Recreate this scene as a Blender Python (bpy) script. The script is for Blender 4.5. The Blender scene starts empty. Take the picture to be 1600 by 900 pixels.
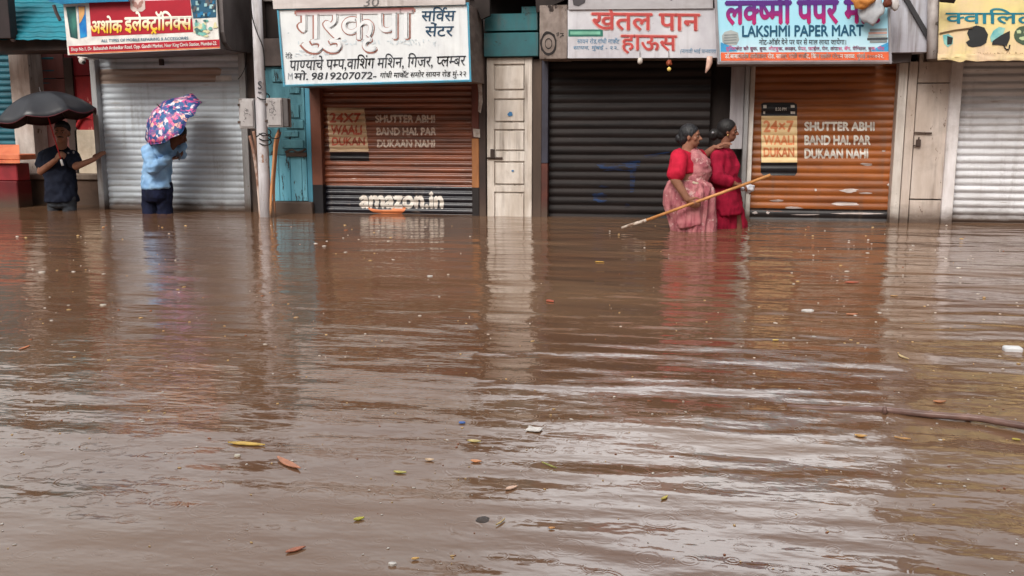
import bpy, bmesh, math, random
from mathutils import Vector, Matrix, noise
random.seed(7)
SC = bpy.context.scene
COL = SC.collection
# ---------------------------------------------------------------- camera
CAM_H, FPX, PITCH, YAW, DIST = .93, 1500., math.radians(9.46), math.radians(10), 10.14
CX = DIST*math.tan(YAW)
cam = bpy.data.cameras.new('camera'); cam.sensor_width = 36; cam.lens = 36*FPX/1600; cam.clip_start = .05; cam.clip_end = 600
co = bpy.data.objects.new('camera', cam); COL.objects.link(co)
co.location = (CX, -DIST, CAM_H); co.rotation_euler = (math.radians(90)-PITCH, 0, YAW)
SC.camera = co
# ---------------------------------------------------------------- sky and sun (overcast monsoon day)
w = bpy.data.worlds.new('World'); SC.world = w; w.use_nodes = True
nt = w.node_tree; bg = nt.nodes['Background']
sky = nt.nodes.new('ShaderNodeTexSky'); sky.sky_type = 'NISHITA'; sky.sun_disc = False
SUN_EL, SUN_AZ = math.radians(42), math.radians(196)
sky.sun_elevation = SUN_EL; sky.sun_rotation = SUN_AZ; sky.dust_density = 6; sky.air_density = 1.2; sky.ozone_density = 1
hs = nt.nodes.new('ShaderNodeHueSaturation'); hs.inputs['Saturation'].default_value = .22
nt.links.new(sky.outputs[0], hs.inputs['Color'])
# soft cloud mottling; low bright break and northern gain added to brighten water reflections
tc = nt.nodes.new('ShaderNodeTexCoord'); sx = nt.nodes.new('ShaderNodeSeparateXYZ'); nt.links.new(tc.outputs['Generated'], sx.inputs[0])
def wm(op, a, b):
    x = nt.nodes.new('ShaderNodeMath'); x.operation = op
    for i, v in enumerate((a, b)):
        if isinstance(v, (int, float)): x.inputs[i].default_value = v
        else: nt.links.new(v, x.inputs[i])
    return x.outputs[0]
cn = nt.nodes.new('ShaderNodeTexNoise'); cn.inputs['Scale'].default_value = 3.5; cn.inputs['Detail'].default_value = 4; nt.links.new(tc.outputs['Generated'], cn.inputs['Vector'])
az_ = wm('ABSOLUTE', wm('SUBTRACT', wm('DIVIDE', sx.outputs[0], wm('MAXIMUM', sx.outputs[1], .05)), .02), 0)
br = nt.nodes.new('ShaderNodeMapRange'); br.interpolation_type = 'SMOOTHSTEP'; br.inputs['From Min'].default_value = .30; br.inputs['From Max'].default_value = .12
br.inputs['To Min'].default_value = 0; br.inputs['To Max'].default_value = 2.8; nt.links.new(az_, br.inputs['Value'])
fe = nt.nodes.new('ShaderNodeMapRange'); fe.interpolation_type = 'SMOOTHSTEP'; fe.inputs['From Min'].default_value = .50; fe.inputs['From Max'].default_value = .36; nt.links.new(sx.outputs[2], fe.inputs['Value'])
brk = wm('MULTIPLY', br.outputs[0], fe.outputs[0])
nb = nt.nodes.new('ShaderNodeMapRange'); nb.interpolation_type = 'SMOOTHSTEP'; nb.inputs['From Min'].default_value = .1; nb.inputs['From Max'].default_value = .8
nb.inputs['To Min'].default_value = 0; nb.inputs['To Max'].default_value = 1.7; nt.links.new(sx.outputs[1], nb.inputs['Value'])
gain = wm('MULTIPLY', wm('ADD', wm('MULTIPLY', cn.outputs['Fac'], .9), .55), wm('ADD', wm('ADD', brk, 1), nb.outputs[0]))
mg = nt.nodes.new('ShaderNodeVectorMath'); mg.operation = 'SCALE'; nt.links.new(hs.outputs[0], mg.inputs[0]); nt.links.new(gain, mg.inputs['Scale'])
tn = nt.nodes.new('ShaderNodeVectorMath'); tn.operation = 'MULTIPLY'; tn.inputs[1].default_value = (1, .975, .93); nt.links.new(mg.outputs[0], tn.inputs[0]); nt.links.new(tn.outputs[0], bg.inputs[0]); bg.inputs[1].default_value = .14
sl = bpy.data.lights.new('sun', 'SUN'); sl.energy = 1.0; sl.angle = math.radians(25); sl.color = (1, .95, .9)
so = bpy.data.objects.new('sun', sl); COL.objects.link(so)
sd = Vector((math.sin(SUN_AZ)*math.cos(SUN_EL), math.cos(SUN_AZ)*math.cos(SUN_EL), math.sin(SUN_EL)))
so.rotation_euler = sd.to_track_quat('Z', 'Y').to_euler(); so.location = sd*20
SC.view_settings.view_transform = 'Standard'; SC.view_settings.look = 'None'
SC.view_settings.gamma = 1; SC.view_settings.exposure = .34; SC.view_settings.use_curve_mapping = False
SC.cycles.max_bounces = 6; SC.cycles.use_denoising = True

# ---------------------------------------------------------------- measuring: a point of the photograph on a vertical plane d metres in front of the shop line
_f = Vector((-math.sin(YAW)*math.cos(PITCH), math.cos(YAW)*math.cos(PITCH), -math.sin(PITCH)))
_r = Vector((math.cos(YAW), math.sin(YAW), 0)); _u = _r.cross(_f)
def ray(px, py): return _f + _r*((px-800)/FPX) - _u*((py-450)/FPX)
def Q(px, py, d=0):
    v = ray(px, py); t = (-d+DIST)/v.y
    return Vector((CX+v.x*t, -d, CAM_H+v.z*t))
def G(px, py, z=0):
    v = ray(px, py); t = (z-CAM_H)/v.z
    return Vector((CX+v.x*t, -DIST+v.y*t, z))
def X(px, py=220, d=0): return Q(px, py, d).x
def Z(py, px=800, d=0): return Q(px, py, d).z

# ---------------------------------------------------------------- materials
MATS = {}
def lin(c):
    return tuple(((v/255)/12.92 if v/255 <= .04045 else ((v/255+.055)/1.055)**2.4) for v in c)
class NT:
    def __init__(s, name):
        s.m = bpy.data.materials.new(name); s.m.use_nodes = True; s.t = s.m.node_tree
        s.b = s.t.nodes['Principled BSDF']; s.pos = s.n('ShaderNodeNewGeometry').outputs['Position']
    def n(s, k, **kw):
        x = s.t.nodes.new(k)
        for a, b in kw.items(): setattr(x, a, b)
        return x
    def l(s, a, b): s.t.links.new(a, b)
    def mapping(s, sc, loc=(0, 0, 0)):
        mp = s.n('ShaderNodeMapping'); mp.inputs['Scale'].default_value = sc; mp.inputs['Location'].default_value = loc
        s.l(s.pos, mp.inputs[0]); return mp.outputs[0]
    def noise(s, sc, scale=1, detail=6, rough=.6, loc=(0, 0, 0)):
        x = s.n('ShaderNodeTexNoise'); x.inputs['Scale'].default_value = scale; x.inputs['Detail'].default_value = detail
        x.inputs['Roughness'].default_value = rough; s.l(s.mapping(sc, loc), x.inputs['Vector']); return x.outputs['Fac']
    def ramp(s, fac, a, b):
        x = s.n('ShaderNodeMapRange'); x.inputs['From Min'].default_value = a; x.inputs['From Max'].default_value = b
        s.l(fac, x.inputs['Value']); return x.outputs['Result']
    def mul(s, a, v):
        x = s.n('ShaderNodeMath', operation='MULTIPLY'); s.l(a, x.inputs[0])
        if isinstance(v, (int, float)): x.inputs[1].default_value = v
        else: s.l(v, x.inputs[1])
        return x.outputs[0]
    def math(s, op, a, v):
        x = s.n('ShaderNodeMath', operation=op); s.l(a, x.inputs[0])
        if isinstance(v, (int, float)): x.inputs[1].default_value = v
        else: s.l(v, x.inputs[1])
        return x.outputs[0]
    def mix(s, fac, a, b):
        x = s.n('ShaderNodeMix', data_type='RGBA')
        if isinstance(fac, (int, float)): x.inputs[0].default_value = fac
        else: s.l(fac, x.inputs[0])
        for i, c in ((6, a), (7, b)):
            if isinstance(c, tuple): x.inputs[i].default_value = (*c[:3], 1)
            else: s.l(c, x.inputs[i])
        return x.outputs[2]
    def sepz(s):
        x = s.n('ShaderNodeSeparateXYZ'); s.l(s.pos, x.inputs[0]); return x.outputs[2]
def mat(name, c1, c2=None, st=(3, 3, 3), rough=.6, metal=0, spots=None, spot_at=.62, spot_st=(8, 8, 8), bands=None, zgrad=None,
        bump=.0015, lo=.35, hi=.65, amt=1, tide=.0, spec=.4, soft=.03, streak=0):
    if name in MATS: return MATS[name]
    k = NT(name); c1 = lin(c1); c2 = lin(c2) if c2 else tuple(v*.75 for v in c1)
    col = k.mix(k.mul(k.ramp(k.noise(st), lo, hi), amt), c1, c2)
    if zgrad:                                   # printed colour change from z0 to z1
        z0, z1, cb = zgrad; col = k.mix(k.ramp(k.sepz(), z0, z1), col, lin(cb))
    if bands:                                   # another paint below/above a height: (z, colour below)
        for zz, cb in bands:
            e = k.math('ADD', k.sepz(), k.mul(k.noise((3, 3, 20)), .012))
            col = k.mix(k.ramp(e, zz+.008, zz+.004), col, lin(cb))
    if spots:
        sp = k.noise(spot_st, detail=9, rough=.7, loc=(3, 7, 1))
        col = k.mix(k.ramp(sp, spot_at, spot_at+soft), col, lin(spots))
    if streak:                                  # rain-washed vertical dirt runs
        sk_ = k.ramp(k.noise((16, 16, .9), detail=5, loc=(1, 2, 3)), .5, .68)
        pt_ = k.ramp(k.noise((2.2, 2.2, 1.6), detail=4, loc=(8, 2, 3)), .40, .66)
        col = k.mix(k.mul(k.mul(sk_, pt_), streak), col, lin((92, 76, 66)))
        col = k.mix(k.mul(k.ramp(k.noise((1.4, 1.4, 1.8), detail=8, rough=.7, loc=(5, 5, 9)), .52, .72), streak*.55), col, lin((112, 98, 88)))
    if tide:                                    # silt left by the flood, just above the water
        e = k.math('ADD', k.sepz(), k.mul(k.noise((6, 6, 12)), -.16))
        col = k.mix(k.mul(k.ramp(e, tide+.06, -.05), .95), col, lin((84, 68, 58)))
    k.l(col, k.b.inputs['Base Color']); k.b.inputs['Roughness'].default_value = rough; k.b.inputs['Metallic'].default_value = metal
    k.b.inputs['Specular IOR Level'].default_value = spec
    if bump:
        b = k.n('ShaderNodeBump'); b.inputs['Distance'].default_value = bump; b.inputs['Strength'].default_value = 1
        k.l(k.noise((14, 14, 14), detail=8), b.inputs['Height']); k.l(b.outputs[0], k.b.inputs['Normal'])
    MATS[name] = k.m; return k.m
def flat(name, c, rough=.55, metal=0, spec=.4): return mat(name, c, tuple(int(v*.88) for v in c), st=(9, 9, 9), rough=rough, metal=metal, bump=0, spec=spec)

# ---------------------------------------------------------------- objects
def tag(o, label=None, cat=None, group=None, kind=None):
    if label: o['label'] = label; o['kind'] = 'thing'
    if cat: o['category'] = cat
    if group: o['group'] = group
    if kind: o['kind'] = kind
    return o
def thing(name, label, cat, base, group=None):
    o = bpy.data.objects.new(name, None); o.empty_display_size = .1; COL.objects.link(o); o.location = base
    return tag(o, label, cat, group)
def root_loc(p):
    v = Vector((0, 0, 0))
    while p is not None: v += p.location; p = p.parent
    return v
def obj(name, bm, m, parent=None, smooth=False, base=None):
    """link a bmesh built in world coordinates as one object"""
    me = bpy.data.meshes.new(name)
    off = root_loc(parent) if parent else (Vector(base) if base is not None else Vector((0, 0, 0)))
    if isinstance(bm, bpy.types.Mesh):
        me = bm; me.name = name; me.transform(Matrix.Translation(-off))
    else:
        bmesh.ops.translate(bm, verts=bm.verts, vec=-off); bm.to_mesh(me); bm.free()
    o = bpy.data.objects.new(name, me); COL.objects.link(o)
    if parent: o.parent = parent
    elif base is not None: o.location = base
    if isinstance(m, (list, tuple)):
        for q in m: me.materials.append(q)
    elif m: me.materials.append(m)
    if smooth:
        for p in me.polygons: p.use_smooth = True
    return o
def box(x0, x1, y0, y1, z0, z1, bev=.004, bm=None, mi=0):
    new = bm is None; bm = bm or bmesh.new(); n0 = len(bm.verts)
    r = bmesh.ops.create_cube(bm, size=1)
    for v in r['verts']: v.co = Vector(((x0+x1)/2+v.co.x*abs(x1-x0), (y0+y1)/2+v.co.y*abs(y1-y0), (z0+z1)/2+v.co.z*abs(z1-z0)))
    if bev:
        es = list({e for v in r['verts'] for e in v.link_edges})
        bmesh.ops.bevel(bm, geom=es, offset=bev, segments=1, affect='EDGES')
    return bm
def pbox(px0, px1, py0, py1, d0, d1, bev=.004, bm=None, below=False, pm=None):
    """box whose front face, d1 in front of the shop line, spans these pixels of the photograph; back at d0"""
    ym = (py0+py1)/2 if pm is None else pm
    a = Q(px0, ym, d1).x; b = Q(px1, ym, d1).x; xm = (px0+px1)/2
    z1 = Q(xm, py0, d1).z; z0 = -.55 if below else Q(xm, py1, d1).z
    return box(a, b, -d1, -d0, z0, z1, bev, bm)
def prism(pts, d, th=.003, bm=None):
    """flat shape drawn through photograph points, on the plane d, th thick"""
    bm = bm or bmesh.new()
    f = [bm.verts.new(Q(x, y, d)) for x, y in pts]; b = [bm.verts.new(v.co+Vector((0, th, 0))) for v in f]
    n = len(f); bm.faces.new(f[::-1]); bm.faces.new(b)
    for i in range(n): bm.faces.new((f[i], f[(i+1) % n], b[(i+1) % n], b[i]))
    bmesh.ops.recalc_face_normals(bm, faces=bm.faces); return bm
def tube(pts, r, n=8, bm=None, cap=True):
    bm = bm or bmesh.new(); rings = []
    rs = r if isinstance(r, (list, tuple)) else [r]*len(pts)
    up = Vector((.13, .31, .94)).normalized()
    for i, p in enumerate(pts):
        t = (Vector(pts[min(i+1, len(pts)-1)])-Vector(pts[max(i-1, 0)])).normalized()
        a = t.cross(up)
        if a.length < .1: a = t.cross(Vector((1, 0, 0)))
        a.normalize(); b = t.cross(a)
        rings.append([bm.verts.new(Vector(p)+(a*math.cos(2*math.pi*k/n)+b*math.sin(2*math.pi*k/n))*rs[i]) for k in range(n)])
    for i in range(len(rings)-1):
        for k in range(n): bm.faces.new((rings[i][k], rings[i][(k+1) % n], rings[i+1][(k+1) % n], rings[i+1][k]))
    if cap:
        bm.faces.new(rings[0][::-1]); bm.faces.new(rings[-1])
    return bm
def cr(pts, n=6):
    """smooth curve through points"""
    P = [Vector(p) for p in pts]; P = [P[0]*2-P[1]]+P+[P[-1]*2-P[-2]]; out = []
    for i in range(1, len(P)-2):
        for k in range(n):
            t = k/n; out.append(.5*((2*P[i])+(P[i+1]-P[i-1])*t+(2*P[i-1]-5*P[i]+4*P[i+1]-P[i+2])*t*t+(3*P[i]-P[i-1]-3*P[i+1]+P[i+2])*t**3))
    out.append(P[-2]); return out

# ---------------------------------------------------------------- lettering
_gc = {}
def _raw(body):
    if body in _gc: return _gc[body]
    c = bpy.data.curves.new('glyph', 'FONT'); c.body = body; c.resolution_u = 3
    o = bpy.data.objects.new('glyph', c); COL.objects.link(o)
    dg = bpy.context.evaluated_depsgraph_get(); dg.update(); e = o.evaluated_get(dg); me = e.to_mesh()
    vs = [(v.co.x, v.co.y) for v in me.vertices]; fs = [tuple(p.vertices) for p in me.polygons]
    e.to_mesh_clear(); bpy.data.objects.remove(o); bpy.data.curves.remove(c)
    _gc[body] = (vs, fs); return _gc[body]
def _adv(body):
    return max(v[0] for v in _raw(body+'ल')[0])-max(v[0] for v in _raw('ल')[0])
def _clip(vs, fs, x):
    bm = bmesh.new(); V = [bm.verts.new((a, b, 0)) for a, b in vs]
    for f in fs:
        try: bm.faces.new([V[i] for i in f])
        except ValueError: pass
    bmesh.ops.bisect_plane(bm, geom=bm.verts[:]+bm.edges[:]+bm.faces[:], plane_co=(x, 0, 0), plane_no=(1, 0, 0), clear_outer=True)
    bm.verts.index_update(); r = ([(v.co.x, v.co.y) for v in bm.verts], [tuple(v.index for v in f.verts) for f in bm.faces]); bm.free(); return r
def _stroke(pts, w=.075):
    vs, fs = [], []
    for i, (x, y) in enumerate(pts):
        a = pts[max(i-1, 0)]; b = pts[min(i+1, len(pts)-1)]; dx, dy = b[0]-a[0], b[1]-a[1]; L = math.hypot(dx, dy) or 1
        vs += [(x-dy/L*w/2, y+dx/L*w/2), (x+dy/L*w/2, y-dx/L*w/2)]
        if i: fs.append((2*i-2, 2*i-1, 2*i+1, 2*i))
    return vs, fs
VIR = '\u094d'
def layout(text):
    """Devanagari conjuncts set piece by piece; returns loose 2D pieces"""
    out, x, i = [], 0, 0
    def put(g, ox): out.append(([(a+ox, b) for a, b in g[0]], g[1]))
    isc = lambda c: '\u0915' <= c <= '\u0939'
    while i < len(text):
        c = text[i]
        if not isc(c):
            j = i+1
            while j < len(text) and '\u0900' <= text[j] <= '\u0903': j += 1
            s = text[i:j]
            if s.strip(): put(_raw(s), x)
            x += _adv(s) if s.strip() else .26
            i = j; continue
        cons = [c]; i += 1
        while i+1 < len(text) and text[i] == VIR and isc(text[i+1]): cons.append(text[i+1]); i += 2
        dead = i < len(text) and text[i] == VIR
        if dead: i += 1
        ms = ''
        while i < len(text) and ('\u093e' <= text[i] <= '\u094c' or '\u0900' <= text[i] <= '\u0903'): ms += text[i]; i += 1
        if 'ि' in ms:
            put(_raw('ि'), x); x += _adv('ि'); ms = ms.replace('ि', '')
        reph = len(cons) > 1 and cons[0] == 'र'
        if reph: cons = cons[1:]
        rakar = len(cons) > 1 and cons[-1] == 'र'
        if rakar: cons = cons[:-1]
        for h in cons[:-1]:
            a = _adv(h); k = a*.76 if h in 'कफ' else a-.178
            put(_clip(*_raw(h), k), x); x += k-.01
        b = cons[-1]; put(_raw(b+(VIR if dead else '')+ms), x); a = _adv(b)
        if rakar: put(_stroke([(x+a*.22, -.17), (x+a*.48, -.02), (x+a*.78, -.17)], .07), 0)
        x += _adv(b+ms)
        if reph: put(_stroke([(x-.05, .62), (x-.12, .76), (x-.03, .84), (x+.09, .80)], .07), 0)
    return out
def text_bm(body, bx, d, slope=0, bold=0, prof=None, slant=0, refh=None):
    """lettering fitted to the pixel box bx=(x0,y0,x1,y1) on plane d"""
    pcs = layout(body) if any('\u0900' <= c <= '\u097f' for c in body) else [_raw(body)]
    xs = [v[0]+v[1]*slant for p in pcs for v in p[0]]; ys = [v[1] for p in pcs for v in p[0]]
    a0, a1, b0, b1 = min(xs), max(xs), min(ys), max(ys)
    x0, y0, x1, y1 = bx; bm = bmesh.new(); k = 0
    offs = [(0, 0)] if not bold else [(0, 0), (bold, 0), (-bold, 0), (0, bold), (0, -bold)]
    for ox, oy in offs:
        for vs, fs in pcs:
            V = []
            for u, v in vs:
                px = x0+(u+v*slant+ox-a0)/(a1-a0)*(x1-x0); py = y1-(v+oy-b0)/(b1-b0)*(y1-y0)+slope*(px-x0)
                V.append(bm.verts.new(Q(px, py, d+k*.0002)))
            for f in fs:
                try: bm.faces.new([V[i] for i in f])
                except ValueError: pass
            k = (k+1) % 12
    if prof: drape(bm, prof)
    for f in bm.faces:
        f.normal_update()
        if f.normal.y > 0: f.normal_flip()
    return bm
def drape(bm, prof):
    """lay flat paint onto the slats of a shutter, following every curve and dent"""
    pitch, z0, amp, ybase, lift, seed = prof
    zs = [v.co.z for v in bm.verts]; lo, hi = min(zs), max(zs); st = pitch/8; k = math.ceil((lo-z0)/st)
    while z0+k*st < hi:
        bmesh.ops.bisect_plane(bm, geom=bm.verts[:]+bm.edges[:]+bm.faces[:], plane_co=(0, 0, z0+k*st), plane_no=(0, 0, 1)); k += 1
    xs = [v.co.x for v in bm.verts]; x = math.ceil(min(xs)/.12)*.12
    while x < max(xs):
        bmesh.ops.bisect_plane(bm, geom=bm.verts[:]+bm.edges[:]+bm.faces[:], plane_co=(x, 0, 0), plane_no=(1, 0, 0)); x += .12
    bmesh.ops.triangulate(bm, faces=bm.faces)
    for v in bm.verts:
        q = (v.co.z-z0)/st; a = math.floor(q+1e-6); f = min(max(q-a, 0), 1)
        y0 = surf(v.co.x, z0+a*st, prof); y1 = surf(v.co.x, z0+(a+1)*st, prof); v.co.y = y0+(y1-y0)*f-lift
def surf(x, z, prof):
    pitch, z0, amp, y, _, seed = prof; n = math.floor((z-z0)/pitch+.001)
    dent = noise.noise(Vector((x*2.3, z*1.7, seed*.01)))*.010+noise.noise(Vector((n*7.7, x*.8, 2)))*.005+noise.noise(Vector((x*7, z*3, seed*.1)))*.0022
    return y-slat(z-z0, pitch, amp)+dent
def slat(z, pitch, amp):
    t = (z/pitch) % 1
    return amp*(math.sin(math.pi*min(t/.86, 1))**.75 if t < .86 else 0)
def poly(pts, d, prof=None, th=0):
    bm = bmesh.new(); bm.faces.new([bm.verts.new(Q(x, y, d)) for x, y in pts])
    if prof: drape(bm, prof)
    for f in bm.faces:
        f.normal_update()
        if f.normal.y > 0: f.normal_flip()
    return bm
def blob(cx, cy, rx, ry, n=14, j=.3):
    return [(cx+rx*math.cos(a)*(1+random.uniform(-j, j)), cy+ry*math.sin(a)*(1+random.uniform(-j, j))) for a in [2*math.pi*i/n for i in range(n)]]
def rect(x0, y0, x1, y1, s=0): return [(x0, y0), (x1, y0+s*(x1-x0)), (x1, y1+s*(x1-x0)), (x0, y1)]

def marks(t, x0, y0, x1, y1, d, m, n, w=1.0):
    """faded brush marks too worn to read"""
    bm = bmesh.new()
    for i in range(n):
        x, y = random.uniform(x0, x1), random.uniform(y0, y1); a = random.choice((0, 1.57, 1.2, .5, 2.4)); l = random.uniform(1.2, 3.2)
        dx, dy = math.cos(a)*l, math.sin(a)*l; nx, ny = -math.sin(a)*w/2, math.cos(a)*w/2
        bm.faces.new([bm.verts.new(Q(x+u, y+v, d+i*.00005)) for u, v in ((-dx+nx, -dy+ny), (dx+nx, dy+ny), (dx-nx, dy-ny), (-dx-nx, -dy-ny))])
    for f in bm.faces:
        f.normal_update()
        if f.normal.y > 0: f.normal_flip()
    return obj('faded_marks', bm, m, t)
#==================================================================== THE SETTING
def grid_bm(x0, x1, y0, y1, z):
    bm = bmesh.new(); bm.faces.new([bm.verts.new(p) for p in ((x0, y0, z), (x1, y0, z), (x1, y1, z), (x0, y1, z))]); return bm
tag(obj('road', grid_bm(-150, 150, -200, 100, -.56), mat('wet_asphalt', (62, 58, 56), rough=.5)), kind='structure')
RIPPLES = [(G(1083, 356).x, G(1083, 356).y, .004), (G(1137, 352).x, G(1137, 352).y, .0034), (G(246, 332).x, G(246, 332).y, .0034), (G(98, 327).x, G(98, 327).y, .0034), (G(972, 356).x, G(972, 356).y, .002)]
def water_mat():
    k = NT('muddy_floodwater')
    n1 = k.ramp(k.noise((.35, .8, 1), detail=4), .35, .68)
    col = k.mix(n1, lin((107, 76, 56)), lin((123, 95, 73)))
    n2 = k.ramp(k.noise((1.1, 3.2, 1), detail=5, loc=(4, 1, 0)), .5, .75)
    col = k.mix(k.mul(n2, .4), col, lin((116, 92, 70)))
    k.l(col, k.b.inputs['Base Color'])
    k.b.inputs['Roughness'].default_value = .075; k.b.inputs['IOR'].default_value = 1.36; k.b.inputs['Specular IOR Level'].default_value = .62
    # heights in metres: long swells parallel to the shops, small chop, rain rings
    def h(st, amp, **kw): return k.mul(k.noise(st, **kw), amp)
    calm = k.math('ADD', k.mul(k.ramp(k.noise((.28, .5, 1), detail=2, loc=(2.2, 5, 0)), .38, .62), .7), .4)
    sxp = k.n('ShaderNodeSeparateXYZ'); k.l(k.pos, sxp.inputs[0])
    mr = k.n('ShaderNodeMapRange'); mr.interpolation_type = 'SMOOTHSTEP'; k.l(sxp.outputs[0], mr.inputs['Value'])
    mr.inputs['From Min'].default_value = -.6; mr.inputs['From Max'].default_value = 1.6; mr.inputs['To Min'].default_value = .36; mr.inputs['To Max'].default_value = 1
    H = k.mul(h((1.0, 2.6, 1), .042, detail=2, rough=.5), mr.outputs['Result'])
    H = k.math('ADD', H, k.mul(h((2.4, 6.2, 1), .0075, detail=3, rough=.5), calm))
    H = k.math('ADD', H, k.mul(h((8, 16, 1), .0018, detail=2), calm))
    H = k.math('ADD', H, h((13, 24, 1), .0009, detail=2, loc=(9, 2, 0))); H = k.math('ADD', H, h((30, 42, 1), .00035, detail=2))
    for cx_, cy_, a_ in RIPPLES:
        vd = k.n('ShaderNodeVectorMath', operation='DISTANCE'); k.l(k.pos, vd.inputs[0]); vd.inputs[1].default_value = (cx_, cy_, 0)
        dm = k.math('ADD', vd.outputs['Value'], k.mul(k.noise((2, 2, 1), detail=2), .10))
        H = k.math('ADD', H, k.mul(k.mul(k.math('COSINE', k.mul(dm, 42.), 0), k.math('POWER', k.ramp(vd.outputs['Value'], 1.5, .1), 2)), a_))
    for sc, off, amp in ((9, 0, .00013), (15, 3.3, .0001)):
        vo = k.n('ShaderNodeTexVoronoi', voronoi_dimensions='2D'); vo.inputs['Scale'].default_value = sc
        k.l(k.mapping((1, 1, 1), (off, off*.7, 0)), vo.inputs['Vector'])
        sp = k.n('ShaderNodeSeparateColor'); k.l(vo.outputs['Color'], sp.inputs[0])
        rad = k.mul(sp.outputs[0], .42)                                    # ring radius in cell units
        dd = k.math('SUBTRACT', vo.outputs['Distance'], rad)
        wv = k.math('COSINE', k.mul(dd, 62.), 0)
        env = k.ramp(k.math('ABSOLUTE', dd, 0), .13, 0)
        on = k.math('GREATER_THAN', sp.outputs[1], .45)
        H = k.math('ADD', H, k.mul(k.mul(k.mul(wv, env), on), amp))
    b = k.n('ShaderNodeBump'); b.inputs['Distance'].default_value = 1; b.inputs['Strength'].default_value = 1
    k.l(H, b.inputs['Height']); k.l(b.outputs[0], k.b.inputs['Normal'])
    return k.m
tag(obj('water', grid_bm(-120, 120, -160, 3, 0), water_mat()), kind='structure')

M_steel = mat('dull_steel', (172, 172, 174), (126, 124, 124), st=(6, 6, 1.2), rough=.42, metal=.55, spots=(120, 92, 74), spot_at=.66, tide=.06, streak=.75)
M_silver = mat('silver_shutter_paint', (204, 212, 220), (178, 186, 194), st=(1.2, 6, 16), rough=.6, metal=.0, spec=.25, spots=(140, 126, 116), spot_at=.60, soft=.12, spot_st=(1.6, 8, 26), tide=.04, streak=0.35)
M_dark = mat('grimy_dark_wall', (52, 44, 42), (34, 29, 28), st=(4, 4, 2), rough=.9, tide=.05)
M_black = mat('black_void_paint', (24, 20, 20), (14, 12, 12), rough=.8)
M_conc = mat('stained_concrete', (132, 122, 112), (92, 80, 72), st=(5, 5, 3), rough=.9, spots=(62, 52, 46), spot_at=.58, bump=.004, tide=.1)
M_white = mat('dirty_white_paint', (216, 210, 204), (176, 164, 154), st=(7, 7, 1.2), rough=.55, spots=(124, 104, 92), spot_at=.63, spot_st=(12, 12, 5), tide=.03, streak=.75)
M_cream = mat('cream_wall_paint', (208, 196, 188), (178, 162, 150), st=(5, 5, 1.2), rough=.6, spots=(120, 100, 90), spot_at=.62, spot_st=(14, 14, 6), tide=.05, streak=.75)

# back walls: one long row of small shops
row = thing('shop_building', 'long low grimy shop row that all the shutters and doors are set into', 'building', (0, .3, -.5))
bm = box(X(140), 9.5, .16, .4, -.55, 2.3, 0); obj('wall', bm, M_dark, row)
bm = box(X(140)-.02, X(845), .1, .5, 2.3, 2.62, 0)
obj('upper_wall', bm, mat('upper_wall_plaster', (150, 142, 136), (110, 102, 98), st=(1, 1, .6), rough=.9), row)
bm = box(X(1440), 9.5, .1, .5, 2.3, 3.1, 0); obj('upper_wall', bm, MATS['upper_wall_plaster'], row)
obj('roof_slab', box(X(845), X(1440)-.01, -.2, 1.2, 2.32, 2.40, 0), M_conc, row)
bm = box(-9.5, X(150)-.04, 1.15, 1.4, -.55, 2.8, 0); obj('wall', bm, M_dark, row)
bm = box(X(150)-.03, X(150)+.01, .17, 1.4, -.55, 2.6, 0); obj('side_wall', bm, M_dark, row)
ob = thing('opposite_building', 'plain grey shop building across the flooded street, behind the camera', 'building', (0, -17, -.5))
obj('wall', box(-30, 30, -19, -16, -.6, 7.5, 0), mat('opposite_plaster', (176, 168, 158), (140, 132, 124), st=(1, 1, 1), rough=.9), ob)
# wall above between the signs
obj('beam', box(X(150), 9.5, .06, .155, Z(100), Z(62), 0), M_dark, row)

#==================================================================== SHUTTERS
def shutter(label, px0, px1, pytop, m, pitch, amp, xpy=220, name='roller_shutter', y=.04, pybot=None, cat='shutter'):
    a, b = X(px0, xpy), X(px1, xpy); z1 = Z(pytop, (px0+px1)/2); z0 = -.5
    t = thing(name, label, cat, ((a+b)/2, y, z0))
    bm = bmesh.new(); nx = 90; rows = []; per = 8; PR = (pitch, z0, amp, y, .0028, px0)
    n = int((z1-z0)/pitch)+1
    for s in range(n):
        for q in range(per):
            z = z0+(s+q/per)*pitch; rows.append(z)
    grid = []
    for z in rows:
        r = []
        for i in range(nx+1):
            x = a+(b-a)*i/nx
            r.append(bm.verts.new((x, surf(x, z, PR), z)))
        grid.append(r)
    for j in range(len(grid)-1):
        for i in range(nx): bm.faces.new((grid[j][i], grid[j][i+1], grid[j+1][i+1], grid[j+1][i]))
    o = obj('slat_curtain', bm, m, t, smooth=True)
    return t, PR

# --- silver shutter on the left
SL, P1 = shutter('silver grey roller shutter behind the man under the flowered umbrella', 153, 379, 74, M_silver, .0700, .014)
obj('guide_rail', pbox(147, 155.5, 84, 340, -.1, .06, below=True, pm=210), M_steel, SL)
obj('guide_rail', pbox(377, 387, 76, 340, -.1, .06, below=True, pm=210), M_steel, SL)
obj('guide_rail', pbox(146, 388, 76, 84, -.1, .07, pm=80), M_steel, SL)
M_tan = mat('tan_overpaint', (158, 132, 116), (176, 160, 150), st=(2, 6, 30), rough=.5)
obj('paint_patch', poly([(154, 108), (337, 105), (345, 108), (338, 128), (240, 129), (154, 131)], 0, P1), M_tan, SL)
obj('paint_patch', poly([(336, 118), (360, 117), (360, 127), (334, 128)], 0, (*P1[:4], .0045, P1[5])), flat('patch_white', (214, 212, 210)), SL)
obj('lock_tab', pbox(248, 253, 92, 102, 0, .05, .002), flat('lock_dark', (60, 44, 40), .5), SL)
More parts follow.
